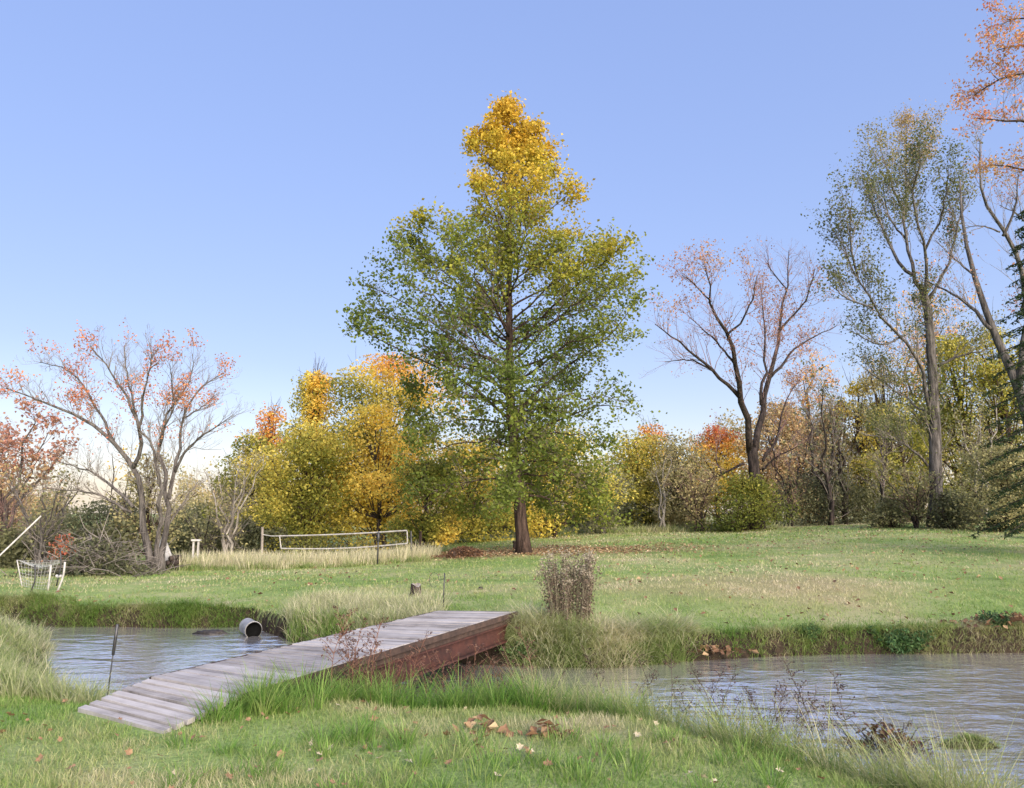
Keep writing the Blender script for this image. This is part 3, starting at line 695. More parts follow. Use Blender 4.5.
# --- background trees: each with its own trunk and crown
def leafy(name, label, px, top, hw, Y, mat, hue, seed, n=4200, size=.2, low=.12, shape='round', bark=None, group=None, clump=.40, cat_='tree', dense=1.0):
    g = g_for(seed); b = G(px, Y); H = W(px, top, Y)[2] - b[2]; Rr = hw / FPX * Y
    nc = int(58 * dense); n = int(n * (1.9 if shape != 'bush' else 1.5)); P = []; paths = []
    tw = max(.05, .018 * H)
    stems = 1 if shape != 'bush' else 5
    tp = np.array([b + [0, 0, -.2], b + [g.normal(0, .02 * H), 0, .2 * H], b + [g.normal(0, .03 * H), g.normal(0, .03 * H), .5 * H], b + [g.normal(0, .04 * H), g.normal(0, .04 * H), .88 * H]])
    tp = smooth_path(tp, 8)
    if stems == 1: paths.append((tp, np.linspace(tw * 1.3, tw * .2, 8)))
    cl = []
    k = 0
    while len(cl) < nc and k < 3000:
        k += 1
        t = g.uniform(low, 1); a = g.uniform(0, 2 * np.pi); q = g.uniform(0, 1) ** .45
        if shape == 'round': w = max(0, 1 - abs(((t - low) / (1 - low) - .42) / .58) ** 2.6) ** .5
        elif shape == 'spire': w = (1 - (t - low) / (1 - low)) ** .75 * .95 + .06
        elif shape == 'top': w = ss(low, .55, t) * (1 - ((t - .62) / .42) ** 2 if t > .62 else 1)
        else: w = math.sqrt(max(0, 1 - ((t - low) / (1 - low)) ** 2.2)) * g.uniform(.7, 1.2)
        w = max(w, .05) * g.uniform(.62, 1.18)
        cl.append(np.array([math.cos(a) * q * w * Rr, math.sin(a) * q * w * Rr * .85, t * H * .97]))
    per = n / nc
    for c in cl:
        m = g.poisson(per * g.uniform(.5, 1.5)); sg = clump * Rr * g.uniform(.5, 1.0) * np.array([.8, .8, .55])
        q = g.normal(size=(m, 3)); q *= (np.minimum(1, 1.7 / (np.linalg.norm(q, axis=1) + 1e-6)))[:, None]
        P.append(b + c + q * sg)
        if stems == 1:
            z = min(c[2] * .72, .82 * H); i = min(int(z / (.88 * H) * 7), 7); s0 = tp[i]
        else: s0 = b + [g.normal(0, .15 * Rr), g.normal(0, .15 * Rr), -.1]
        e = b + c; mid = (s0 + e) / 2 + [0, 0, -.05 * H]
        paths.append((smooth_path([s0, mid, e], 8), np.linspace(max(.02, tw * .35), .01, 8)))
        for _ in range(3):
            d = c * g.uniform(.5, 1) * .25 + g.normal(0, .22 * Rr, 3); d[2] = abs(d[2]) * .8
            paths.append((np.linspace(e, e + d * .8, 8) + g.normal(0, .01 * Rr, (8, 3)), np.linspace(.014, .005, 8)))
    P = np.concatenate(P); P[:, 2] = np.maximum(P[:, 2], ground(P[:, 0], P[:, 1]) + .03)
    rel = (P - b) / [Rr, Rr, H]
    hv = hue(rel, P) + .2 * (vnoise(P[:, 0] + .7 * P[:, 1], P[:, 2], .35 * Rr, seed) - .5)
    V, F = leaves(P, size * .82, g, .25, .7)
    return build_tree(name, b, label, paths, bark or M_bark_brown, V, F, mat, hv, cat_=cat_, group=group, sides=5)
def twiggy(name, label, px, top, hw, Y, seed, stems=4, twig_mat=None, bark=None, leaf=None, lvl=2, density=4.5, up=.3, droop=0, cat_='tree', tl=.28):
    g = g_for(seed); b = G(px, Y); H = W(px, top, Y)[2] - b[2]; Rr = hw / FPX * Y
    L, out, tips = [], [], []
    for s in range(stems):
        a = g.uniform(0, 2 * np.pi); q = g.uniform(.3, 1.0) * Rr; hh = H * g.uniform(.75, 1.0)
        pts = [b + [g.normal(0, .04 * Rr), g.normal(0, .04 * Rr), -.15], b + [math.cos(a) * q * .25, math.sin(a) * q * .25, hh * .4], b + [math.cos(a) * q * .7, math.sin(a) * q * .7, hh * .78], b + [math.cos(a) * q, math.sin(a) * q, hh * (1 - droop)]]
        P = smooth_path(pts, 10); P[1:] += g.normal(0, .02 * H, (9, 3))
        r = np.linspace(max(.03, .016 * H), .012, 10); L.append((P, r))
        spawn(P, r, int(density * H), tl * H, lvl, g, out, tips, .08, up, (.5, 1.15), .3, .4, 5, 3)
    kw = {}
    if leaf:
        lp = tip_leaves(tips, leaf['per'], leaf.get('jit', .12), g, None, .2); lp = lp[lp[:, 2] > b[2] + leaf.get('zmin', 0) * H]
        V, F = leaves(lp, leaf['size'], g, .1, .6); kw = dict(leafV=V, leafF=F, leaf_m=leaf['mat'], hue=leaf['hue'](lp))
    return build_tree(name, b, label, L, bark or M_bark_grey, twigs=out, twig_mat=twig_mat or M_twig_grey, cat_=cat_, sides=5, **kw)
AUT = [(0, (.11, .15, .03)), (.25, (.30, .31, .06)), (.5, (.92, .76, .17)), (.72, (.95, .66, .14)), (.88, (.82, .38, .11)), (1, (.64, .19, .10))]
M_aut = leaf_mat('autumn_leaf', AUT, .12, .5, .6)  # tops that turn orange with height mix autumn colour and painted sun warmth
DULL = [(0, (.09, .10, .055)), (.35, (.27, .27, .13)), (.6, (.48, .42, .20)), (.8, (.58, .42, .22)), (1, (.48, .24, .18))]
M_dull = leaf_mat('dull_leaf', DULL, .12, .35, .6)
M_dark = leaf_mat('evergreen_leaf', [(0, (.02, .035, .018)), (.5, (.04, .07, .028)), (1, (.09, .13, .04))], .3, .2, .6)
C = lambda v: (lambda r, P: np.full(len(P), v))
# left side
twiggy('red_leaf_tree', 'dull red twiggy tree cut by the left picture edge', -2, 405, 62, 31, 101, 7, M_twig_pink, None, dict(per=1.5, size=.17, mat=M_dull, zmin=.45, hue=lambda p: .75 + .25 * ss(2, 4.5, p[:, 2])))
twiggy('scrub_tree', 'brownish scrubby thicket tree under the red tree at the left edge', 40, 468, 55, 29, 102, 8, M_twig_grey, None, dict(per=.35, size=.13, mat=M_dull, hue=lambda p: .35 + 0 * p[:, 0]), cat_='tree')
leafy('olive_sapling', 'small olive leafed tree standing behind the stems of the half bare coral tree', 148, 458, 36, 31, M_dull, lambda r, P: .45 + .1 * r[:, 2], 103, 1500, .14, .25, 'round', dense=.7)
twiggy('orange_sapling', 'small orange yellow leaved tree seen between limbs of the coral tree', 118, 448, 13, 34, 104, 3, M_twig_grey, None, dict(per=1.1, size=.13, mat=M_aut, zmin=.7, hue=lambda p: .7 + 0 * p[:, 0]), density=2.0)
leafy('rust_shrub', 'low rust red shrub behind the brush heap', 64, 536, 15, 27.5, M_rust, C(.2), 105, 500, .10, .1, 'bush', cat_='shrub', dense=.5)
twiggy('twisted_tree', 'bare twisted pale limbed tree between the coral tree and the gold trees', 226, 452, 46, 34, 106, 6, M_twig_grey, M_bark_pale, dict(per=.35, size=.14, mat=M_dull, hue=lambda p: .5 + 0 * p[:, 0]), up=.15)
twiggy('grey_shrub', 'grey leafless shrub at the foot of the twisted pale tree', 205, 508, 42, 35, 107, 9, M_twig_grey, M_bark_dark, dict(per=.5, size=.14, mat=M_dull, hue=lambda p: .3 + 0 * p[:, 0]), cat_='shrub')
leafy('olive_tree', 'thin olive yellow tree at the left of the gold group', 246, 438, 34, 44, M_aut, lambda r, P: .3 + .15 * r[:, 0], 108, 3000, .2, .1, 'round')
leafy('scarlet_tree', 'red orange crown peeping over the olive tree left of the gold group', 265, 410, 30, 50, M_aut, lambda r, P: .45 + .46 * ss(.35, .95, r[:, 2]), 109, 3400, .2, .2, 'round')
leafy('spire_tree', 'narrow pointed tree green on its left and golden on its right', 309, 371, 40, 43, M_aut, lambda r, P: .32 + .30 * ss(-.5, .35, r[:, 0]) + .05 * r[:, 2], 110, 5200, .19, .12, 'spire')
leafy('green_round_tree', 'broad dense olive green round tree behind the left half of the net', 303, 432, 58, 38, M_aut, lambda r, P: .24 + .16 * ss(.1, -.9, r[:, 0]) + .12 * ss(.6, 1, r[:, 2]), 111, 9500, .17, .02, 'round')
leafy('orange_top_tree', 'large green crowned tree with orange top left of the tall poplar', 384, 362, 66, 43, M_aut, lambda r, P: .22 + .58 * ss(.70, 1.0, r[:, 2] + .13 * r[:, 0]) + .36 * ss(.62, .45, r[:, 2]), 112, 14000, .19, .15, 'round')
leafy('gold_maple', 'bright yellow maple with dark stems behind the right half of the net', 374, 410, 56, 39, M_aut, lambda r, P: .58 + .06 * r[:, 0] - .14 * ss(.35, .05, r[:, 2]), 113, 6800, .18, .05, 'round', bark=M_bark_dark)
leafy('young_maple', 'small leafy tree green above and pale yellow below right of the net', 425, 462, 40, 33, M_aut, lambda r, P: .2 + .34 * ss(.1, .8, r[:, 0] - (r[:, 2] - .35) * 1.2), 114, 4200, .15, .14, 'round')
# behind the big tree
leafy('hedge_maple', 'olive tree low behind the poplar trunk on its left', 474, 446, 52, 41, M_aut, lambda r, P: .34 + .12 * r[:, 2], 115, 6000, .18, .06, 'round')
leafy('field_maple', 'yellow olive tree low behind the poplar trunk on its right', 556, 428, 52, 43, M_aut, lambda r, P: .36 + .14 * ss(.2, -.6, r[:, 0]), 116, 6500, .18, .1, 'round')
twiggy('weeping_tree', 'grey weeping tree with hanging twigs at the far edge of the field', 602, 462, 34, 46, 117, 9, M_twig_grey, M_bark_grey, dict(per=1.3, size=.18, mat=M_dull, hue=lambda p: .28 + 0 * p[:, 0]), up=-.35, droop=.25)
leafy('pale_green_tree', 'pale olive green tree at the far edge right of the weeping tree', 640, 436, 38, 52, M_aut, lambda r, P: .28 + .1 * r[:, 2], 118, 5200, .2, .05, 'round')
leafy('orange_crown_tree', 'far tree whose bright orange top shows above the pale green trees', 652, 425, 26, 60, M_aut, lambda r, P: .4 + .40 * ss(.4, .95, r[:, 2]), 119, 3200, .22, .3, 'top')
leafy('grey_green_tree', 'dull grey green tree at the far edge left of the spreading bare tree', 682, 436, 34, 50, M_dull, lambda r, P: .48 + .1 * r[:, 2], 120, 4800, .2, .03, 'round')
twiggy('brown_thicket', 'brown twiggy bush at the far edge left of the bare tree trunk', 700, 466, 30, 46, 121, 9, M_twig_pink, M_bark_dark, dict(per=.8, size=.16, mat=M_dull, hue=lambda p: .6 + 0 * p[:, 0]), cat_='shrub')
leafy('fiery_tree', 'far orange and red tree fading to yellow below left of the bare tree', 722, 428, 32, 62, M_aut, lambda r, P: .55 + .4 * ss(.6, 1, r[:, 2]), 122, 4200, .24, .2, 'round')
leafy('evergreen_bush', 'dark green leafy bush round the foot of the spreading bare tree', 746, 480, 42, 44.2, M_aut, lambda r, P: .05 + .16 * r[:, 2], 123, 5200, .16, .02, 'bush', cat_='bush')
leafy('ochre_tree', 'tall ochre tree seen through the limbs of the spreading bare tree', 778, 402, 38, 60, M_dull, lambda r, P: .68 + .1 * r[:, 2], 124, 5200, .24, .1, 'round')
leafy('tawny_tree', 'tawny orange tree behind the twin dark trunks', 812, 418, 30, 63, M_dull, lambda r, P: .78 + 0 * r[:, 2], 125, 4200, .24, .1, 'round')
twiggy('flame_tree', 'thin far tree with flame orange leaves at its tip right of the bare tree', 822, 344, 20, 62, 126, 3, M_twig_grey, None, dict(per=2.4, size=.17, mat=M_aut, zmin=.55, hue=lambda p: .82 + 0 * p[:, 0]), density=2.2)
twiggy('dark_trunk_tree', 'dark trunked bare tree left of a pair at the field edge', 830, 372, 40, 48, 127, 3, M_twig_grey, M_bark_dark, dict(per=.5, size=.2, mat=M_dull, hue=lambda p: .3 + 0 * p[:, 0]), lvl=2, density=2.6)
twiggy('slender_dark_tree', 'slender dark bare tree right of a pair at the field edge', 848, 392, 26, 49, 128, 2, M_twig_grey, M_bark_dark, dict(per=.6, size=.2, mat=M_dull, hue=lambda p: .25 + 0 * p[:, 0]), lvl=2, density=2.6)
leafy('golden_tree', 'golden yellow tree between the dark bare pair and the grey barked tree', 872, 378, 26, 58, M_aut, lambda r, P: .28 + .24 * r[:, 2], 129, 3800, .22, .1, 'round')
leafy('yellow_green_tree', 'yellow green tree close behind the left of the grey barked tree', 905, 408, 36, 50, M_aut, lambda r, P: .22 + .06 * r[:, 2], 130, 5200, .2, .04, 'round')
twiggy('ember_tree', 'orange red crown seen behind the forked leaders of the grey barked tree', 940, 302, 26, 62, 131, 4, M_twig_grey, None, dict(per=2.2, size=.18, mat=M_aut, zmin=.5, hue=lambda p: .80 + 0 * p[:, 0]), density=2.4)
leafy('lime_tree', 'big yellow green tree behind the right of the grey barked tree', 970, 338, 46, 54, M_aut, lambda r, P: .22 + .10 * ss(.6, 1, r[:, 2]), 132, 8500, .21, .03, 'round')
leafy('yellow_tree', 'yellow leaved tree at the right edge behind the leaning trunk', 1016, 330, 40, 52, M_aut, lambda r, P: .22 + .12 * r[:, 2], 133, 6000, .21, .05, 'round')
twiggy('purple_brown_shrub', 'purplish brown shrub round the foot of the grey barked tree', 918, 470, 40, 39.2, 134, 14, M_twig_pink, M_bark_dark, dict(per=.9, size=.12, mat=M_dull, hue=lambda p: .35 + 0 * p[:, 0]), cat_='shrub')
leafy('green_shrub', 'low green leafy shrub right of the foot of the grey barked tree', 950, 496, 24, 38.4, M_dull, C(.25), 135, 2400, .13, .02, 'bush', cat_='shrub')
leafy('sage_shrub', 'sage green shrub left of the foot of the grey barked tree', 893, 500, 22, 40.5, M_dull, C(.36), 136, 2200, .13, .02, 'bush', cat_='shrub')
leafy('spreading_shrub', 'wide pale olive shrub arching in at the right edge of the field', 1010, 448, 46, 36, M_dull, lambda r, P: .42 + 0 * r[:, 2], 137, 6500, .14, .08, 'round', cat_='shrub')
leafy('yew_bush', 'dark low bush under the arching shrub at the right edge', 1006, 520, 16, 36.0, M_dark, C(.4), 138, 1600, .11, .0, 'bush', cat_='bush')
leafy('hazel_tree', 'dull olive tree between the golden tree and the grey barked trunk', 892, 352, 36, 57, M_dull, lambda r, P: .50 + .1 * r[:, 2], 161, 4200, .2, .1, 'round')
leafy('russet_tree', 'soft russet tree filling in behind the slender dark bare tree', 846, 402, 30, 60, M_dull, lambda r, P: .70 + 0 * r[:, 2], 162, 3800, .22, .1, 'round')
twiggy('grey_sapling', 'slender grey bare sapling before the pale green tree at the far edge', 663, 446, 16, 47.5, 171, 3, M_twig_grey, M_bark_pale, dict(per=.4, size=.16, mat=M_dull, hue=lambda p: .5 + 0 * p[:, 0]), density=2.6)
twiggy('brown_sapling', 'thin brown bare tree just right of the thick dark trunk', 792, 418, 24, 49, 172, 4, M_twig_pink, M_bark_dark, dict(per=.5, size=.16, mat=M_dull, hue=lambda p: .7 + 0 * p[:, 0]), density=2.6)
twiggy('bare_sapling', 'thin bare tree before the yellow woods left of the grey barked trunk', 884, 408, 24, 47, 173, 3, M_twig_grey, M_bark_dark, dict(per=.5, size=.16, mat=M_dull, hue=lambda p: .4 + 0 * p[:, 0]), density=2.8)
twiggy('silver_sapling', 'pale bare tree before the yellow green woods right of the grey barked trunk', 986, 400, 26, 46, 174, 4, M_twig_grey, M_bark_pale, dict(per=.6, size=.16, mat=M_dull, hue=lambda p: .4 + 0 * p[:, 0]), density=2.6)
# conifer at the right edge: whorls of flat boughs
def conifer(px, top, hw, Y, seed, label):
    g = g_for(seed); b = G(px, Y); H = W(px, top, Y)[2] - b[2]; Rr = hw / FPX * Y
    paths = [(np.linspace(b - [0, 0, .2], b + [0, 0, H], 8), np.linspace(.2, .02, 8))]; P = []
    for z in np.arange(.12, .97, .045):
        for a in np.arange(0, 2 * np.pi, .9) + g.uniform(0, 1):
            l = Rr * (1 - z) ** .8 * g.uniform(.7, 1.1) + .15; d = np.array([math.cos(a), math.sin(a), 0])
            t = np.linspace(0, 1, 8)[:, None]; pts = b + [0, 0, z * H] + d * l * t + np.array([0, 0, -.35 * l]) * t ** 1.5
            paths.append((pts, np.linspace(.03, .006, 8)))
            m = int(70 * l) + 12; tt = g.uniform(.15, 1, m)[:, None]
            q = b + [0, 0, z * H] + d * l * tt + np.array([0, 0, -.35 * l]) * tt ** 1.5
            side = np.array([-d[1], d[0], 0]) * (g.normal(0, .22, m)[:, None] * l * (1.1 - tt)); P.append(q + side + g.normal(0, .04, (m, 3)) - [0, 0, .06])
    P = np.concatenate(P); V, F = leaves(P, .13, g, .5, .35)
    return build_tree('spruce_tree', b, label, paths, M_bark_dark, V, F, M_dark, .3 + .4 * g.uniform(0, 1, len(P)), cat_='tree', sides=5)
conifer(1066, 185, 84, 24, 141, 'dark evergreen whose boughs show at the right picture edge')
# dark undergrowth and the far wood that closes the view
def mass(name, label, spans, seed, mat, hv, size, n_per):
    g = g_for(seed); P = []
    for x0, x1, Y, t0, t1, d in spans:
        m = int((x1 - x0) * n_per); px = g.uniform(x0, x1, m); yy = Y + g.uniform(-.5, .5, m) * d
        top = t0 + (t1 - t0) * vnoise(px, px * 0 + seed, 17, seed)
        top = top + 14 * (vnoise(px, px * 0 + seed, 5, seed + 1) - .5)
        for a, y, tp, u in zip(px, yy, top, g.uniform(0, 1, m) ** .8):
            gp = G(a, y); h = max(W(a, tp, y)[2] - gp[2], .3); P.append(gp + [g.normal(0, .2), g.normal(0, .3), u * h * g.uniform(.8, 1)])
    P = np.array(P); V, F = leaves(P, size, g, .1, .6)
    h = hv + .3 * (vnoise(P[:, 0], P[:, 2], 2.0, seed) - .5)
    return tag(mesh_obj(name, V, F, mat, attrs={'hue': np.repeat(h, 4)}), label, 'undergrowth' if 'under' in name else 'woods', kind='stuff')
mass('undergrowth', 'dark tangled undergrowth along the far edge of the field', [(430, 560, 49, 500, 515, 3), (560, 640, 51, 495, 512, 3), (640, 700, 53, 490, 510, 3), (780, 905, 50, 470, 500, 4), (955, 1060, 47, 480, 505, 3), (0, 130, 30.5, 520, 540, 2), (170, 285, 37, 515, 535, 2), (20, 215, 46, 494, 516, 4)], 151, M_dull, .12, .17, 70)
mass('distant_woods', 'far olive and brown woods closing the view behind the nearer trees', [(175, 330, 75, 468, 490, 6), (330, 580, 72, 450, 475, 6), (570, 700, 70, 440, 468, 6), (690, 900, 72, 404, 445, 6), (880, 1080, 72, 380, 430, 6), (-60, 60, 60, 470, 495, 5)], 152, M_dull, .60, .27, 75)

# ------------------------------------------------------------------ brush heap and what stands by it
g = g_for(201); b = G(98, 24.5)
t = thing('brush_heap', b, 'heap of dead grey branches beside the coral leaved tree', 'brush pile')
paths = []
for _ in range(330):
    s = np.array([g.normal(0, .85), g.normal(0, .5), 0]); hh = 1.1 * math.exp(-(s[0] / 1.1) ** 2) ; s[2] = g.uniform(0, max(hh, .15))
    d = unit(np.array([g.normal(), g.normal() * .7, abs(g.normal()) * .5])) * g.uniform(.35, 1.2)
    p = smooth_path([s, s + d * .5 + g.normal(0, .06, 3), s + d + g.normal(0, .1, 3)], 6); r = g.uniform(.006, .022); paths.append((p, np.linspace(r, r * .4, 6)))
V, F = tubes(paths, 4); mesh_obj('branches', V, F, plain_mat('dead_branch', (.06, .05, .045), (.30, .27, .24), 2, .9), t, smooth=True)
P = np.stack([g.normal(0, .9, 2600), g.normal(0, .5, 2600), 0 * np.zeros(2600)], -1); P[:, 2] = g.uniform(0, 1, 2600) * 1.15 * np.exp(-(P[:, 0] / 1.2) ** 2)
V, F = leaves(P, .11, g, .1); mesh_obj('dead_leaves', V, F, M_dull, t, attrs={'hue': np.repeat(g.uniform(-.1, .15, len(P)), 4)})
M_white = plain_mat('weathered_white', (.30, .29, .27), (.54, .53, .51), 6, .6, 0, .1)
M_steel = plain_mat('dark_steel', (.04, .042, .045), (.10, .10, .105), 9, .5, .6)
M_net = plain_mat('net_cord', (.45, .45, .44), (.62, .62, .60), 6, .8)
M_netdark = plain_mat('net_cord_dark', (.05, .05, .05), (.10, .10, .10), 6, .8)
# leaning pole
p0 = W(-32, 590, 21); p1 = W(41, 516, 22.5); p0[2] = ground(p0[0], p0[1]) - .02
t = tag(mesh_obj('leaning_pole', *tubes([(np.linspace(p0, p1, 4) - p0, np.full(4, .022))], 8), M_white), 'long white pole slanting up from the left picture edge', 'pole'); t.location = p0
# small goal with a sagging net
b = G(42, 20)
goal = thing('small_goal', b, 'small battered white goal with a sagging net left of the brush heap', 'goal')
def gw(px, py, Y): return W(px, py, Y) - b
def gz(px, Y): q = G(px, Y); return q - b
def bar(name, pts, r, mat, par, off=np.zeros(3), sides=8):
    V, F = tubes([(smooth_path(np.array(pts), 6) - off, np.full(6, r))], sides); return mesh_obj(name, V, F, mat, par, smooth=True)
tl, tr_, bl_, br_ = gw(17, 560, 20.4), gw(59, 560, 19.6), gz(26, 20.4), gz(52, 19.6)
bar('post', [bl_, (bl_ + tl) / 2, tl], .015, M_white, goal); bar('post', [br_, (br_ + gw(51, 566, 19.6)) / 2, gw(51, 565, 19.6)], .024, M_white, goal)
bar('post', [gz(61, 19.2), gw(63, 577, 19.2), gw(65, 562, 19.2)], .024, M_white, goal)
bar('brace', [gz(35, 19.3), gw(35, 580, 19.3), gw(35, 565, 19.3)], .018, M_steel, goal); bar('brace', [gz(60, 20.4), gw(61, 565, 20.4), gw(60, 549, 20.4)], .018, M_steel, goal)
bar('bracket', [gw(56, 575, 19.5), gw(58, 577, 19.5), gw(61, 576, 19.4)], .035, M_white, goal)
cords = []
corner = [tl, tr_, gw(62, 563, 21.0), gw(24, 562, 21.2)]
def quad(c, u, v): return (c[0] * (1 - u) + c[1] * u) * (1 - v) + (c[3] * (1 - u) + c[2] * u) * v
def netting(c, nu, nv, sag, r):
    res = []
    f = lambda u, v: quad(c, u, v) - np.array([0, 0, sag * math.sin(math.pi * u) * (.5 + .5 * math.sin(math.pi * v))])
    for u in np.linspace(0, 1, nu): res.append((np.array([f(u, v) for v in np.linspace(0, 1, 8)]), np.full(8, r)))
    for v in np.linspace(0, 1, nv): res.append((np.array([f(u, v) for u in np.linspace(0, 1, 8)]), np.full(8, r)))
    return res
cords += netting(corner, 22, 12, .16, .004)
cords += netting([tl, tr_, br_ + [0, 0, .03], bl_ + [0, 0, .03]][:4], 12, 9, .05, .003)
V, F = tubes(cords, 3, False); mesh_obj('netting', V, F, M_net, goal)
# white stand and the pale tarp by the trunk
b = G(196, 27.6); st = thing('white_stand', b, 'narrow white wooden stand in the grass right of the coral tree', 'stand')
h = .92
for sx in (-.085, .085): mesh_obj('leg', *merge([box(sx, 0, h / 2, .055, .06, h)]), M_white, st)
mesh_obj('top_board', *box(0, 0, h + .035, .30, .16, .06), M_white, st); mesh_obj('crossbar', *box(0, .012, h * .45, .115, .03, .05), M_white, st)
b = G(166, 27); tp = thing('canvas_cover', b, 'pale grey pointed canvas cover leaning behind the coral tree stems', 'cover')
an = np.linspace(0, 2 * np.pi, 22, endpoint=False); rows = []
for k, zz in enumerate(np.linspace(0, 1, 9)):
    rr = (.36 * (1 - zz) ** .9 + .02) * (1 + .16 * np.sin(an * 5 + 1) * (1 - zz))
    rows.append(np.stack([np.cos(an) * rr + .12 * zz * -1, np.sin(an) * rr * .8, np.full(22, zz * 1.18)], -1))
V = np.concatenate(rows); ii = np.arange(9 * 22).reshape(9, 22); a, c = ii[:-1], ii[1:]
mesh_obj('canvas', V, [np.stack([a, np.roll(a, -1, 1), np.roll(c, -1, 1), c], -1).reshape(-1, 4), ii[-1:]], plain_mat('grey_canvas', (.34, .34, .34), (.52, .52, .51), 4, .85, 0, .2), tp, smooth=True)
mesh_obj('tip_cap', *tubes([(np.array([[-.12, 0, 1.15], [-.122, 0, 1.2], [-.124, 0, 1.25]]), np.array([.03, .025, .01]))], 6), M_white, tp)
b = G(176, 26.7); lg = thing('log_stack', b, 'small stack of dark logs beside the grey canvas cover', 'logs')
for x, z in ((-.22, .09), (0, .09), (.22, .09), (-.11, .25), (.11, .25), (0, .40)):
    y0 = g.uniform(-.05, .05); V, F = tubes([(np.array([[x, -.4 + y0, z], [x, 0, z + .005], [x, .4 + y0, z]]), np.full(3, .085))], 10); mesh_obj('log', V, F, M_bark_dark, lg, smooth=True)

# ------------------------------------------------------------------ net across the left field
b = G(330, 30); net = thing('volleyball_net', b, 'white taped sagging net on thin posts in the tall grass on the left', 'net')
c = [W(279.5, 536, 30.5), W(407, 530.5, 29.5), W(407.5, 543.5, 29.5), W(281, 548.5, 30.5)]
def npt(u, v):
    p = quad(c, u, v); return p - b - np.array([0, 0, (.035 + .05 * v) * math.sin(math.pi * u)])
def tape(v, n=14, r=.026): return (np.array([npt(u, v) for u in np.linspace(0, 1, n)]), np.full(n, r))
for v in (0, 1): mesh_obj('tape', *tubes([tape(v)], 4), M_white, net)
for u in (0, 1): mesh_obj('tape', *tubes([(np.array([npt(u, v) for v in np.linspace(.04, .96, 5)]), np.full(5, .024))], 4), M_white, net)
cc = [(np.array([npt(u, v) for v in np.linspace(.03, .97, 4)]), np.full(4, .0028)) for u in np.linspace(.02, .98, 44)] + [tape(v, 14, .0028) for v in np.linspace(.12, .88, 6)]
mesh_obj('netting', *tubes(cc, 3, False), M_netdark, net)
M_post = plain_mat('grey_post', (.16, .14, .12), (.30, .27, .24), 7, .8)
q = G(262.5, 30.6); tpz = W(262.5, 527, 30.6); mesh_obj('post', *tubes([(np.array([q - [0, 0, .2], (q + tpz) / 2, tpz]) - b, np.full(3, .05))], 8), M_post, net)
mesh_obj('guy_cord', *tubes([(np.array([W(262.5, 534.5, 30.6), W(271, 536, 30.5), W(279.5, 536, 30.5)]) - b, np.full(3, .012))], 4), M_net, net)
q = G(412, 29.4); tpz = W(411, 531, 29.4); mesh_obj('post', *tubes([(np.array([q - [0, 0, .2], (q + tpz) / 2, tpz]) - b, np.full(3, .035))], 8), M_steel, net)
def stake(name, label, px, py0, py1, Y, r, mat, cat_='stake', head=None, extra=None):
    q = G(px, Y); top = W(px + .5, py0, Y); t = thing(name, q, label, cat_)
    mesh_obj('rod', *tubes([(np.array([[0, 0, -.15], (top - q) / 2, top - q]), np.full(3, r))], 8), mat, t, smooth=True)
    if head:
        k = top - q; V, F = tubes([(np.array([k * (1 - head[0]), k * (1 - head[0] * .96), k * (1 - head[0] * .5), k * .995, k * 1.0]), np.array([r, head[1], head[1], head[1] * .9, r * .6]))], 8); mesh_obj('head', V, F, mat, t, smooth=True)
    return t, top - q
stake('steel_post', 'dark steel fence post standing in front of the net', 378, 532, 568, 27.4, .03, M_steel, 'post', (.3, .05))
stake('wooden_post', 'thin brown wooden post right of the net', 420, 531, 557, 30.5, .05, M_bark_brown, 'post', (.06, .055))
stake('bird_post', 'short dark wooden post standing just left of the poplar trunk', 514.5, 541, 551, 33, .07, M_bark_dark, 'post', (.3, .1))
stake('path_marker', 'dark metal stake with a thicker head in the grass left of the ramp', 117, 624, 672, 8.7, .007, M_steel, 'stake', (.34, .017))
t, top = stake('garden_stake', 'thin dark stake with a wire loop beyond the far bridge end', 444, 573, 611, 14.2, .011, M_steel)
an = np.linspace(0, 5.4, 12); V, F = tubes([(np.stack([-.09 + .085 * np.cos(an) - .08, 0 * an, top[2] - .12 + .13 * np.sin(an)], -1), np.full(12, .004)), (np.array([[-.09, 0, top[2] - .14], [-.05, 0, top[2] - .12], [0, 0, top[2] - .1]]), np.full(3, .004))], 4)
mesh_obj('wire_loop', V, F, M_steel, t)

# ------------------------------------------------------------------ drum in the stream, driftwood, stump, heaps
b = np.array([-4.86, 15.05, WATER - .05]); dr = thing('drum', b, 'white round drum lying in the pool with its dark open end showing', 'drum', rz=0)
d = unit(np.array([.55, -.83, -.05])); up_ = np.array([0, 0, 1.0]); sd = unit(np.cross(d, up_)); u2 = np.cross(sd, d)
def ring(c0, r, n=28): a = np.linspace(0, 2 * np.pi, n, endpoint=False); return c0 + r * (np.cos(a)[:, None] * sd + np.sin(a)[:, None] * u2)
rr = .15; c0 = np.array([0, 0, .17])
secs = [(c0 - d * .42, .001), (c0 - d * .42, rr * .96), (c0 - d * .40, rr), (c0 + d * .0, rr), (c0 + d * .02, rr + .012), (c0 + d * .05, rr + .012), (c0 + d * .06, rr), (c0 + d * .06, rr - .02), (c0 + d * .015, rr - .025), (c0 + d * .015, .001)]
V = np.concatenate([ring(*s) for s in secs]); ii = np.arange(len(secs) * 28).reshape(-1, 28); a, c2 = ii[:-1], ii[1:]
FF = np.stack([a, np.roll(a, -1, 1), np.roll(c2, -1, 1), c2], -1)
M_blk = plain_mat('mouth_shade_black', (.004, .004, .004), (.012, .012, .012), 5, 1.0); M_blk.node_tree.nodes['Principled BSDF'].inputs['Specular IOR Level'].default_value = 0
mesh_obj('shell', V[:7 * 28], FF[:6].reshape(-1, 4), plain_mat('dirty_white_plastic', (.22, .21, .19), (.58, .57, .55), 5, .5), dr, smooth=True)
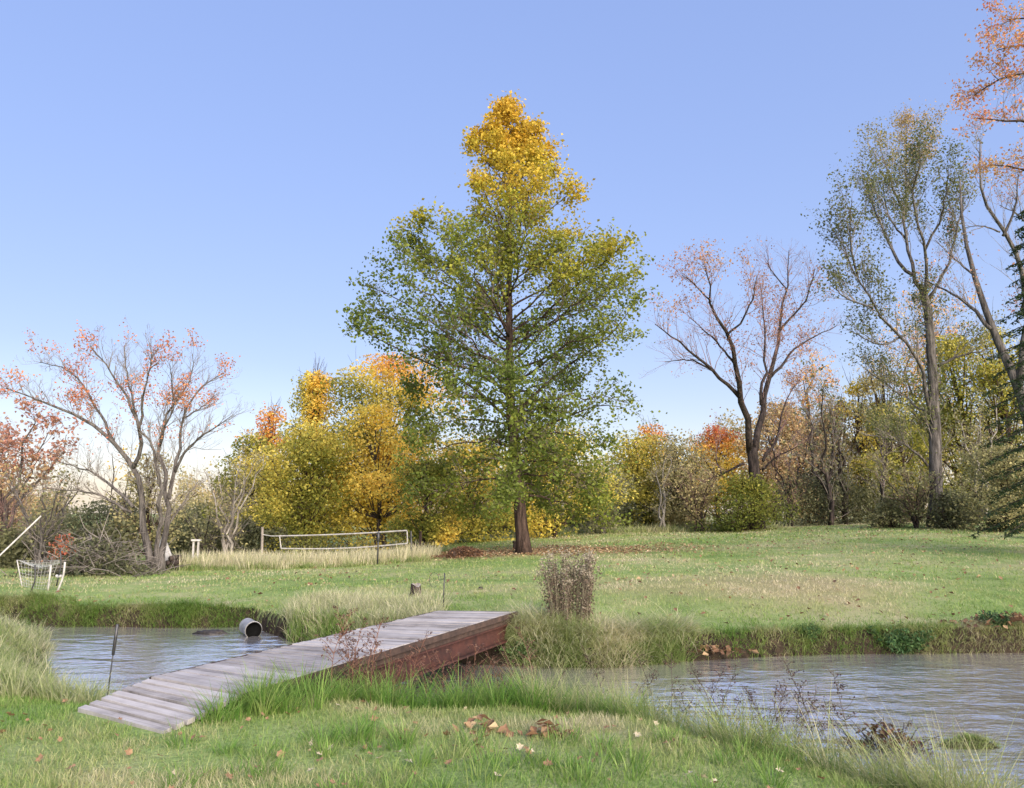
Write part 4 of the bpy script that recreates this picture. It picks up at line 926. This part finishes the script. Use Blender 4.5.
mesh_obj('mouth_shade', V[6 * 28:], (FF[6:] - 6 * 28).reshape(-1, 4), M_blk, dr, smooth=True)  # shallow black disc paints the shade inside the drum's open end
def lump(name, label, loc, rx, ry, rz_, mat, cat_, seed, amp=.3, kind=None):
    g = g_for(seed); n, m = 28, 14; th, ph = np.meshgrid(np.linspace(0, 2 * np.pi, n, endpoint=False), np.linspace(0, np.pi, m))
    D_ = np.stack([np.cos(th) * np.sin(ph), np.sin(th) * np.sin(ph), np.cos(ph)], -1)
    k = 1 + amp * (vnoise(D_[..., 0] * 2 + D_[..., 2], D_[..., 1] * 2 - D_[..., 2], .5, seed) - .5) * 2 * np.sin(ph)
    V = (D_ * k[..., None] * [rx, ry, rz_]).reshape(-1, 3); ii = np.arange(n * m).reshape(m, n); a, c = ii[:-1], ii[1:]
    o = mesh_obj(name, V, np.stack([np.roll(a, -1, 1), a, c, np.roll(c, -1, 1)], -1).reshape(-1, 4), mat, smooth=True); o.location = loc
    return tag(o, label, cat_, kind=kind)
M_mudwood = plain_mat('wet_wood', (.012, .010, .009), (.06, .05, .04), 12, .5, 0, .5)
lump('driftwood', 'dark wet lump of driftwood in the pool left of the white drum', (-5.75, 15.4, WATER), .27, .12, .07, M_mudwood, 'driftwood', 3, .5)
lump('clod', 'small dark clod lying on the lawn beyond the bridge end', (*W(480.5, 590, 17.3)[:2], float(ground(W(480.5, 590, 17.3)[0], 17.3)) + .02), .05, .05, .04, M_mudwood, 'clod', 5, .3)
b = G(416, 16.4); stp = thing('tree_stump', b, 'small weathered stump on the lawn beyond the bridge', 'stump')
an = np.linspace(0, 2 * np.pi, 20, endpoint=False)
rows = [np.stack([np.cos(an) * r_ * (1 + .12 * np.sin(an * 3 + 1)), np.sin(an) * r_, np.full(20, z_) + (0.035 * np.sin(an * 2) if z_ > .2 else 0)], -1) for r_, z_ in ((.15, -.05), (.115, .08), (.10, .22), (.06, .225), (.002, .21))]
V = np.concatenate(rows); ii = np.arange(100).reshape(5, 20); a, c = ii[:-1], ii[1:]; FF = np.stack([a, np.roll(a, -1, 1), np.roll(c, -1, 1), c], -1)
mesh_obj('bark', V[:60], FF[:2].reshape(-1, 4), M_bark_dark, stp, smooth=True); mesh_obj('cut_top', V[40:], (FF[2:] - 40).reshape(-1, 4), M_bark_pale, stp)
b = G(465, 29.5); md = thing('leaf_mound', b, 'low mound of brown soil and fallen leaves left of the poplar trunk', 'mound')
mesh = lump('soil', None, (0, 0, 0), .62, .5, .32, plain_mat('mound_soil', (.03, .02, .014), (.10, .06, .04), 8, .95, 0, .8), None, 8, .25); mesh.parent = md
g = g_for(77); P = g.normal(0, 1, (2600, 3)); P /= np.linalg.norm(P, axis=1, keepdims=True); P = P[P[:, 2] > 0] * [.66, .54, .34] + g.normal(0, .02, (int((P[:, 2] > 0).sum()), 3))
P = np.concatenate([P, np.stack([g.normal(0, .6, 500), g.normal(0, .4, 500), np.full(500, .03)], -1)])
M_litter = leaf_mat('dead_leaf', [(0, (.12, .065, .04)), (.4, (.28, .16, .09)), (.7, (.48, .34, .19)), (1, (.66, .57, .38))], .3, .25, .5)
V, F = leaves(P, .09, g, .6, .7); mesh_obj('leaf_cover', V, F, M_litter, md, attrs={'hue': np.repeat(np.full(len(P), .15), 4)})

# ------------------------------------------------------------------ plants on the banks
# dried flower stalks on the mound
b = np.array([.93, 12.75, float(ground(.93, 12.75))]); pl = thing('dried_plant', b, 'upright clump of dried brown stalks with fluffy pale tops on the far bank', 'plant')
g = g_for(301); st_, lf, tops = [], [], []
for _ in range(92):
    x, y = g.uniform(-.31, .31), g.normal(0, .12); h = g.uniform(.8, 1.26) - .2 * abs(x)
    e = np.array([x * 1.25 + g.normal(0, .07), y * 1.35 + g.normal(0, .05), h]); p = smooth_path([[x, y, -.05], [x * 1.1, y * 1.1, h * .5], e], 6); st_.append((p, np.linspace(.006, .003, 6)))
    k = g.uniform(.30, 1, 60)[:, None]; lf.append(p[0] * (1 - k) + p[-1] * k + g.normal(0, .028, (60, 3))); tops.append(e + g.normal(0, .035, (16, 3)))
mesh_obj('stalks', *tubes(st_, 4), plain_mat('dry_stalk', (.14, .12, .08), (.30, .27, .18), 5, .9), pl)
P = np.concatenate(lf); V, F = leaves(P, .036, g, 0, .6); mesh_obj('dry_leaves', V, F, leaf_mat('withered_leaf', [(0, (.05, .04, .03)), (.5, (.16, .12, .085)), (1, (.40, .34, .25))], .3, .2, .5), pl, attrs={'hue': np.repeat(.30 + .3 * g.uniform(0, 1, len(P)), 4)})
P = np.concatenate(tops); V, F = leaves(P, .035, g, .2, .7); mesh_obj('seed_heads', V, F, leaf_mat('seed_fluff', [(0, (.28, .24, .17)), (1, (.48, .43, .33))], .3, .3, .3), pl, attrs={'hue': np.repeat(np.full(len(P), .5), 4)})
def herb(name, label, x, y, rx, ry, h, mat, hv, seed, n=700, size=.05, cat_='plant'):
    g = g_for(seed); b = np.array([x, y, float(ground(x, y))]); t = thing(name, b, label, cat_)
    st, P = [], []
    for _ in range(34):
        e = np.array([g.normal(0, rx * .5), g.normal(0, ry * .5), h * g.uniform(.5, 1)]); p = smooth_path([[e[0] * .35, e[1] * .35, -.03], e * [.7, .7, .6], e], 6); st.append((p, np.linspace(.005, .002, 6)))
        k = g.uniform(.2, 1, n // 34)[:, None]; P.append(p[0] * (1 - k) + p[-1] * k + g.normal(0, .04, (n // 34, 3)) - [0, 0, .02])
    mesh_obj('stems', *tubes(st, 4), plain_mat('green_stem', (.06, .09, .03), (.12, .15, .05), 5, .8), t)
    P = np.concatenate(P); V, F = leaves(P, size, g, .5, .5); mesh_obj('foliage', V, F, mat, t, attrs={'hue': np.repeat(np.full(len(P), hv), 4)}); return t
M_fern = leaf_mat('fern_leaf', [(0, (.03, .08, .03)), (.5, (.07, .15, .05)), (1, (.14, .22, .07))], .35, .3, .5)
q = W(900, 640, 13.3); herb('leafy_plant', 'lush dark green plant on the far bank at the right', q[0], 13.28, .55, .2, .36, M_fern, .5, 311, 2400, .06)
q = W(812, 650, 13.1); herb('bank_plant', 'small green plant rooted low on the far bank left of the lush one', q[0], 13.25, .30, .15, .2, M_fern, .55, 312, 700, .045)
q = W(998, 635, 13.5); herb('ivy_clump', 'low dark green clump among leaf litter at the right end of the far bank', q[0], 13.55, .28, .18, .25, M_fern, .1, 313, 900, .05)
q = W(530, 655, 12.2); herb('water_cress', 'bright green low plant at the waterline by the bridge end', q[0], 12.25, .35, .12, .22, M_fern, .8, 314, 1000, .05)
def leafheap(name, label, x, y, rx, ry, h, seed, n, size, hv, z=None, sticks=0):
    g = g_for(seed); b = np.array([x, y, float(ground(x, y)) if z is None else z]); t = thing(name, b, label, 'debris')
    P = np.stack([g.normal(0, rx, n), g.normal(0, ry, n), np.zeros(n)], -1); P[:, 2] = g.uniform(0, 1, n) * h * np.exp(-(P[:, 0] / rx / 1.2) ** 2) + .01
    V, F = leaves(P, size, g, .8, .7); mesh_obj('dead_leaves', V, F, M_litter, t, attrs={'hue': np.repeat(np.full(n, hv), 4)})
    if sticks:
        pp = []
        for _ in range(sticks):
            s = np.array([g.normal(0, rx), g.normal(0, ry), 0]); d = unit(np.array([g.normal(), g.normal() * .6, abs(g.normal()) * .8])) * g.uniform(.12, .34); pp.append((smooth_path([s, s + d * .5 + g.normal(0, .02, 3), s + d], 5), np.linspace(.008, .003, 5)))
        mesh_obj('twigs', *tubes(pp, 4), M_mudwood, t)
    return t
leafheap('leaf_clump', 'brown leaf clump caught on the far bank right of the grass mound', *W(712, 650, 12.75)[:2], .28, .12, .12, 321, 90, .11, .35)
leafheap('leaf_pile', 'rusty leaf pile on the far bank at the right picture edge', *W(1008, 632, 13.7)[:2], .5, .2, .18, 322, 200, .12, .35)
q = W(885, 742, 8.1); leafheap('debris_raft', 'dark raft of twigs and dead leaves stranded on the mud spit', q[0], 8.1, .17, .10, .22, 323, 210, .06, -.05, WATER + .01, 46)
for k_, (px, Y, n_) in enumerate(((482, 6.45, 30), (545, 6.3, 36))):
    q = G(px, Y); x_ = W(px, 740, Y)[0]; leafheap('leaf_clump', ('curled tan leaf cluster at the edge of the tufts below the bridge end', 'brown leaf clump in the bank tufts right of the tan cluster')[k_], x_, Y, .10, .06, .10, 330 + k_, n_, .085, .55 - .25 * k_)
# seed-headed weeds: three kinds, copied along the bank
M_stalkdark = plain_mat('dark_stalk', (.035, .025, .02), (.11, .08, .06), 5, .9)
M_stalkred = plain_mat('red_brown_stalk', (.10, .045, .03), (.22, .11, .07), 5, .9)
M_seed = leaf_mat('seed_cluster', [(0, (.035, .02, .018)), (.5, (.10, .05, .04)), (1, (.24, .15, .10))], .4, .2, .5)
def weed(name, seed, h, nb, seedn, size, stalk, label, group, hv, spread):
    g = g_for(seed); t = thing(name, (0, 0, -50), label, 'weed', group)
    main = smooth_path([[0, 0, -.05], [g.normal(0, .03), g.normal(0, .03), h * .5], [g.normal(0, .08), g.normal(0, .08), h]], 8)
    st, P = [(main, np.linspace(.0045, .0018, 8))], [main[-1] + g.normal(0, .012, (6, 3))]
    for _ in range(nb):
        k = g.uniform(.35, .98); f = k * 7; i = min(int(f), 6); p = main[i] * (1 - f + i) + main[i + 1] * (f - i); a = g.uniform(0, 6.28); l = spread * g.uniform(.4, 1) * (1.2 - k * .6)
        e = p + [math.cos(a) * l, math.sin(a) * l, l * g.uniform(.5, 1.1)]; pp = smooth_path([p, (p + e) / 2 + g.normal(0, .012, 3), e], 5); st.append((pp, np.linspace(.0025, .0012, 5)))
        m = seedn; kk = g.uniform(.45, 1, m)[:, None]; P.append(pp[0] * (1 - kk) + pp[-1] * kk + g.normal(0, .008, (m, 3)))
    mesh_obj('stalk', *tubes(st, 4), stalk, t)
    P = np.concatenate(P); V, F = leaves(P, size, g, 0, .75); mesh_obj('seed_heads', V, F, M_seed, t, attrs={'hue': np.repeat(np.full(len(P), hv), 4)})
    return t
LW = 'dry dark weed with tiny seed heads on the near bank before the open water'
LD = 'reddish brown seed weed standing before the red bridge beam'
wa = [weed('dry_weed', 400 + i, h, nb, 6, .0135, M_stalkdark, LW, 'dry weeds on the near bank', .25, .16) for i, (h, nb) in enumerate(((.72, 16), (.55, 13), (.85, 18)))]
wb = [weed('dock_weed', 410 + i, h, nb, 8, .018, M_stalkred, LD, 'red brown weeds beside the bridge', .55, .17) for i, (h, nb) in enumerate(((.72, 16), (.88, 20)))]
g = g_for(420)
spots = [(px, Y) for px, Y in zip(np.linspace(648, 850, 30) + g.normal(0, 5, 30), np.interp(np.linspace(648, 850, 30), [648, 720, 850], [8.3, 7.5, 6.6]) + g.normal(0, .25, 30))] + [(905, 6.9), (925, 6.75), (600, 8.6), (560, 8.8), (795, 6.5), (800, 6.6), (770, 6.8)]
def place(protos, spots, g):
    for i, (px, Y) in enumerate(spots):
        q = G(px, Y); x = W(px, 720, Y)[0]; z = max(float(ground(x, Y)), WATER); pr = protos[i % len(protos)]
        if i < len(protos): pr.location = (x, Y, z); pr.rotation_euler = (0, 0, g.uniform(0, 6.28))
        else: dup(pr, (x, Y, z), g.uniform(0, 6.28), g.uniform(.75, 1.25))
place(wa, spots, g)
sp = [(px + g.normal(0, 4), Y) for px, Y in zip(np.linspace(345, 530, 24), np.interp(np.linspace(345, 530, 24), [345, 440, 530], [7.75, 8.6, 9.0]) + g.normal(0, .18, 24))] + [(332, 7.5), (345, 7.9)]
place(wb, sp, g)
# pale seeding grass stalks
x = U(80, .0, 1.6); y = np.interp(x, [0, 1.6], [8.3, 7.8]) + U(80, -.3, .6)
n = len(x); k = np.repeat(np.arange(n), 3)
put('seeding_grass', 'tall pale seeding grass stalks over the brown water right of the bridge', (x[k] + U(n * 3, -.05, .05), y[k] + U(n * 3, -.05, .05), U(n * 3, .35, .7), U(n * 3, .003, .006), U(n * 3, .0, .25), U(n * 3, .1, .7), U(n * 3, .7, .95), U(n * 3, 0, 6.28)), 5)

# ------------------------------------------------------------------ fallen leaves: the nearest are things, the rest cannot be counted
g = g_for(501)
def leaf_mesh(seed):
    g = g_for(seed); m = 7; P = []
    out_ = [(0, -.5, 0), (.22, -.28, .05), (.42, -.3, .10), (.30, -.05, .03), (.46, .15, .12), (.2, .2, .04), (0, .52, .08), (-.2, .2, .05), (-.45, .14, .09), (-.3, -.06, .02), (-.4, -.3, .12), (-.2, -.27, .04)]
    V = [(0, 0, 0)] + [(a + g.normal(0, .03), b_ + g.normal(0, .03), c_ * g.uniform(.3, 2.2)) for a, b_, c_ in out_]
    return np.array(V), np.array([(0, i, i % 12 + 1) for i in range(1, 13)])
cols = [('pale cream curled fallen leaf on the near lawn', (.38, .32, .21), (.58, .51, .37)), ('tan brown curled fallen leaf on the near lawn', (.16, .09, .045), (.32, .20, .11))]
prot = []
for j, (lab, c0_, c1_) in enumerate(cols):
    M = plain_mat('fallen_leaf_' + ('cream', 'tan')[j], c0_, c1_, 9, .8)
    for s in range(3):
        V, F = leaf_mesh(510 + j * 10 + s); o = mesh_obj('fallen_leaf', V * .058, F, M); tag(o, lab, 'leaf', ('cream', 'tan')[j] + ' leaves on the near lawn'); prot.append(o)
pos = []
while len(pos) < 150:
    y = math.sqrt(g.uniform(4.9 ** 2, 7.6 ** 2)); x = g.uniform(-.72, .72) * y
    if y > float(near_y(x)) - 1.0 or on_bridge(np.array([x]), np.array([y]), .08)[0]: continue
    pos.append((x, y))
hot = [(476, 742), (486, 738), (482, 748), (492, 752), (455, 748), (505, 750), (520, 748), (165, 770), (310, 772), (440, 748), (40, 760), (60, 740), (120, 720), (250, 780), (530, 752), (470, 760), (448, 735)]
for px, py in hot:
    for Y in np.linspace(5, 9, 80):
        w = W(px, py, Y)
        if w[2] <= float(ground(w[0], w[1])) + .03: pos.append((w[0], w[1])); break
for i, (x, y) in enumerate(pos):
    pr = prot[(i * 7) % 6] if g.uniform() < .35 else prot[3 + (i * 5) % 3]
    if i < 6: o = prot[i]
    else: o = pr.copy(); link(o)
    sc_ = g.uniform(.55, 1.25); o.scale = (sc_,) * 3; o.location = (x, y, float(ground(x, y)) + .035); o.rotation_euler = (g.normal(0, .4), g.normal(0, .4), g.uniform(0, 6.28))
n = 3600
x, y = wedge(n, 13.5, 44, .72); keep = (y > far_y(x) + .3) & (vnoise(x, y, 2.5, 31) + g.uniform(-.3, .3, n) + .25 * (x > 2) > .45); x, y = x[keep], y[keep]
P1 = np.stack([x, y, ground(x, y) + .045], -1); h1 = .15 + .5 * g.uniform(0, 1, len(x))
x = g.normal(.5, 4.8, 9000); y = 31 + g.normal(0, 1.9, 9000); k = g.uniform(0, 1, 9000) < litter_w(x, y) * 1.2; x, y = x[k], y[k]
P2 = np.stack([x, y, ground(x, y) + .04], -1); h2 = .2 + .5 * g.uniform(0, 1, len(x)) + .5 * (g.uniform(0, 1, len(x)) > .9)
P = np.concatenate([P1, P2]); V, F = leaves(P, .10, g, 1.6, .7)
tag(mesh_obj('leaf_litter', V, F, M_litter, attrs={'hue': np.repeat(np.concatenate([h1, h2]), 4)}), 'fallen leaves strewn over the far lawn and thick under the poplar', 'leaves', kind='stuff')
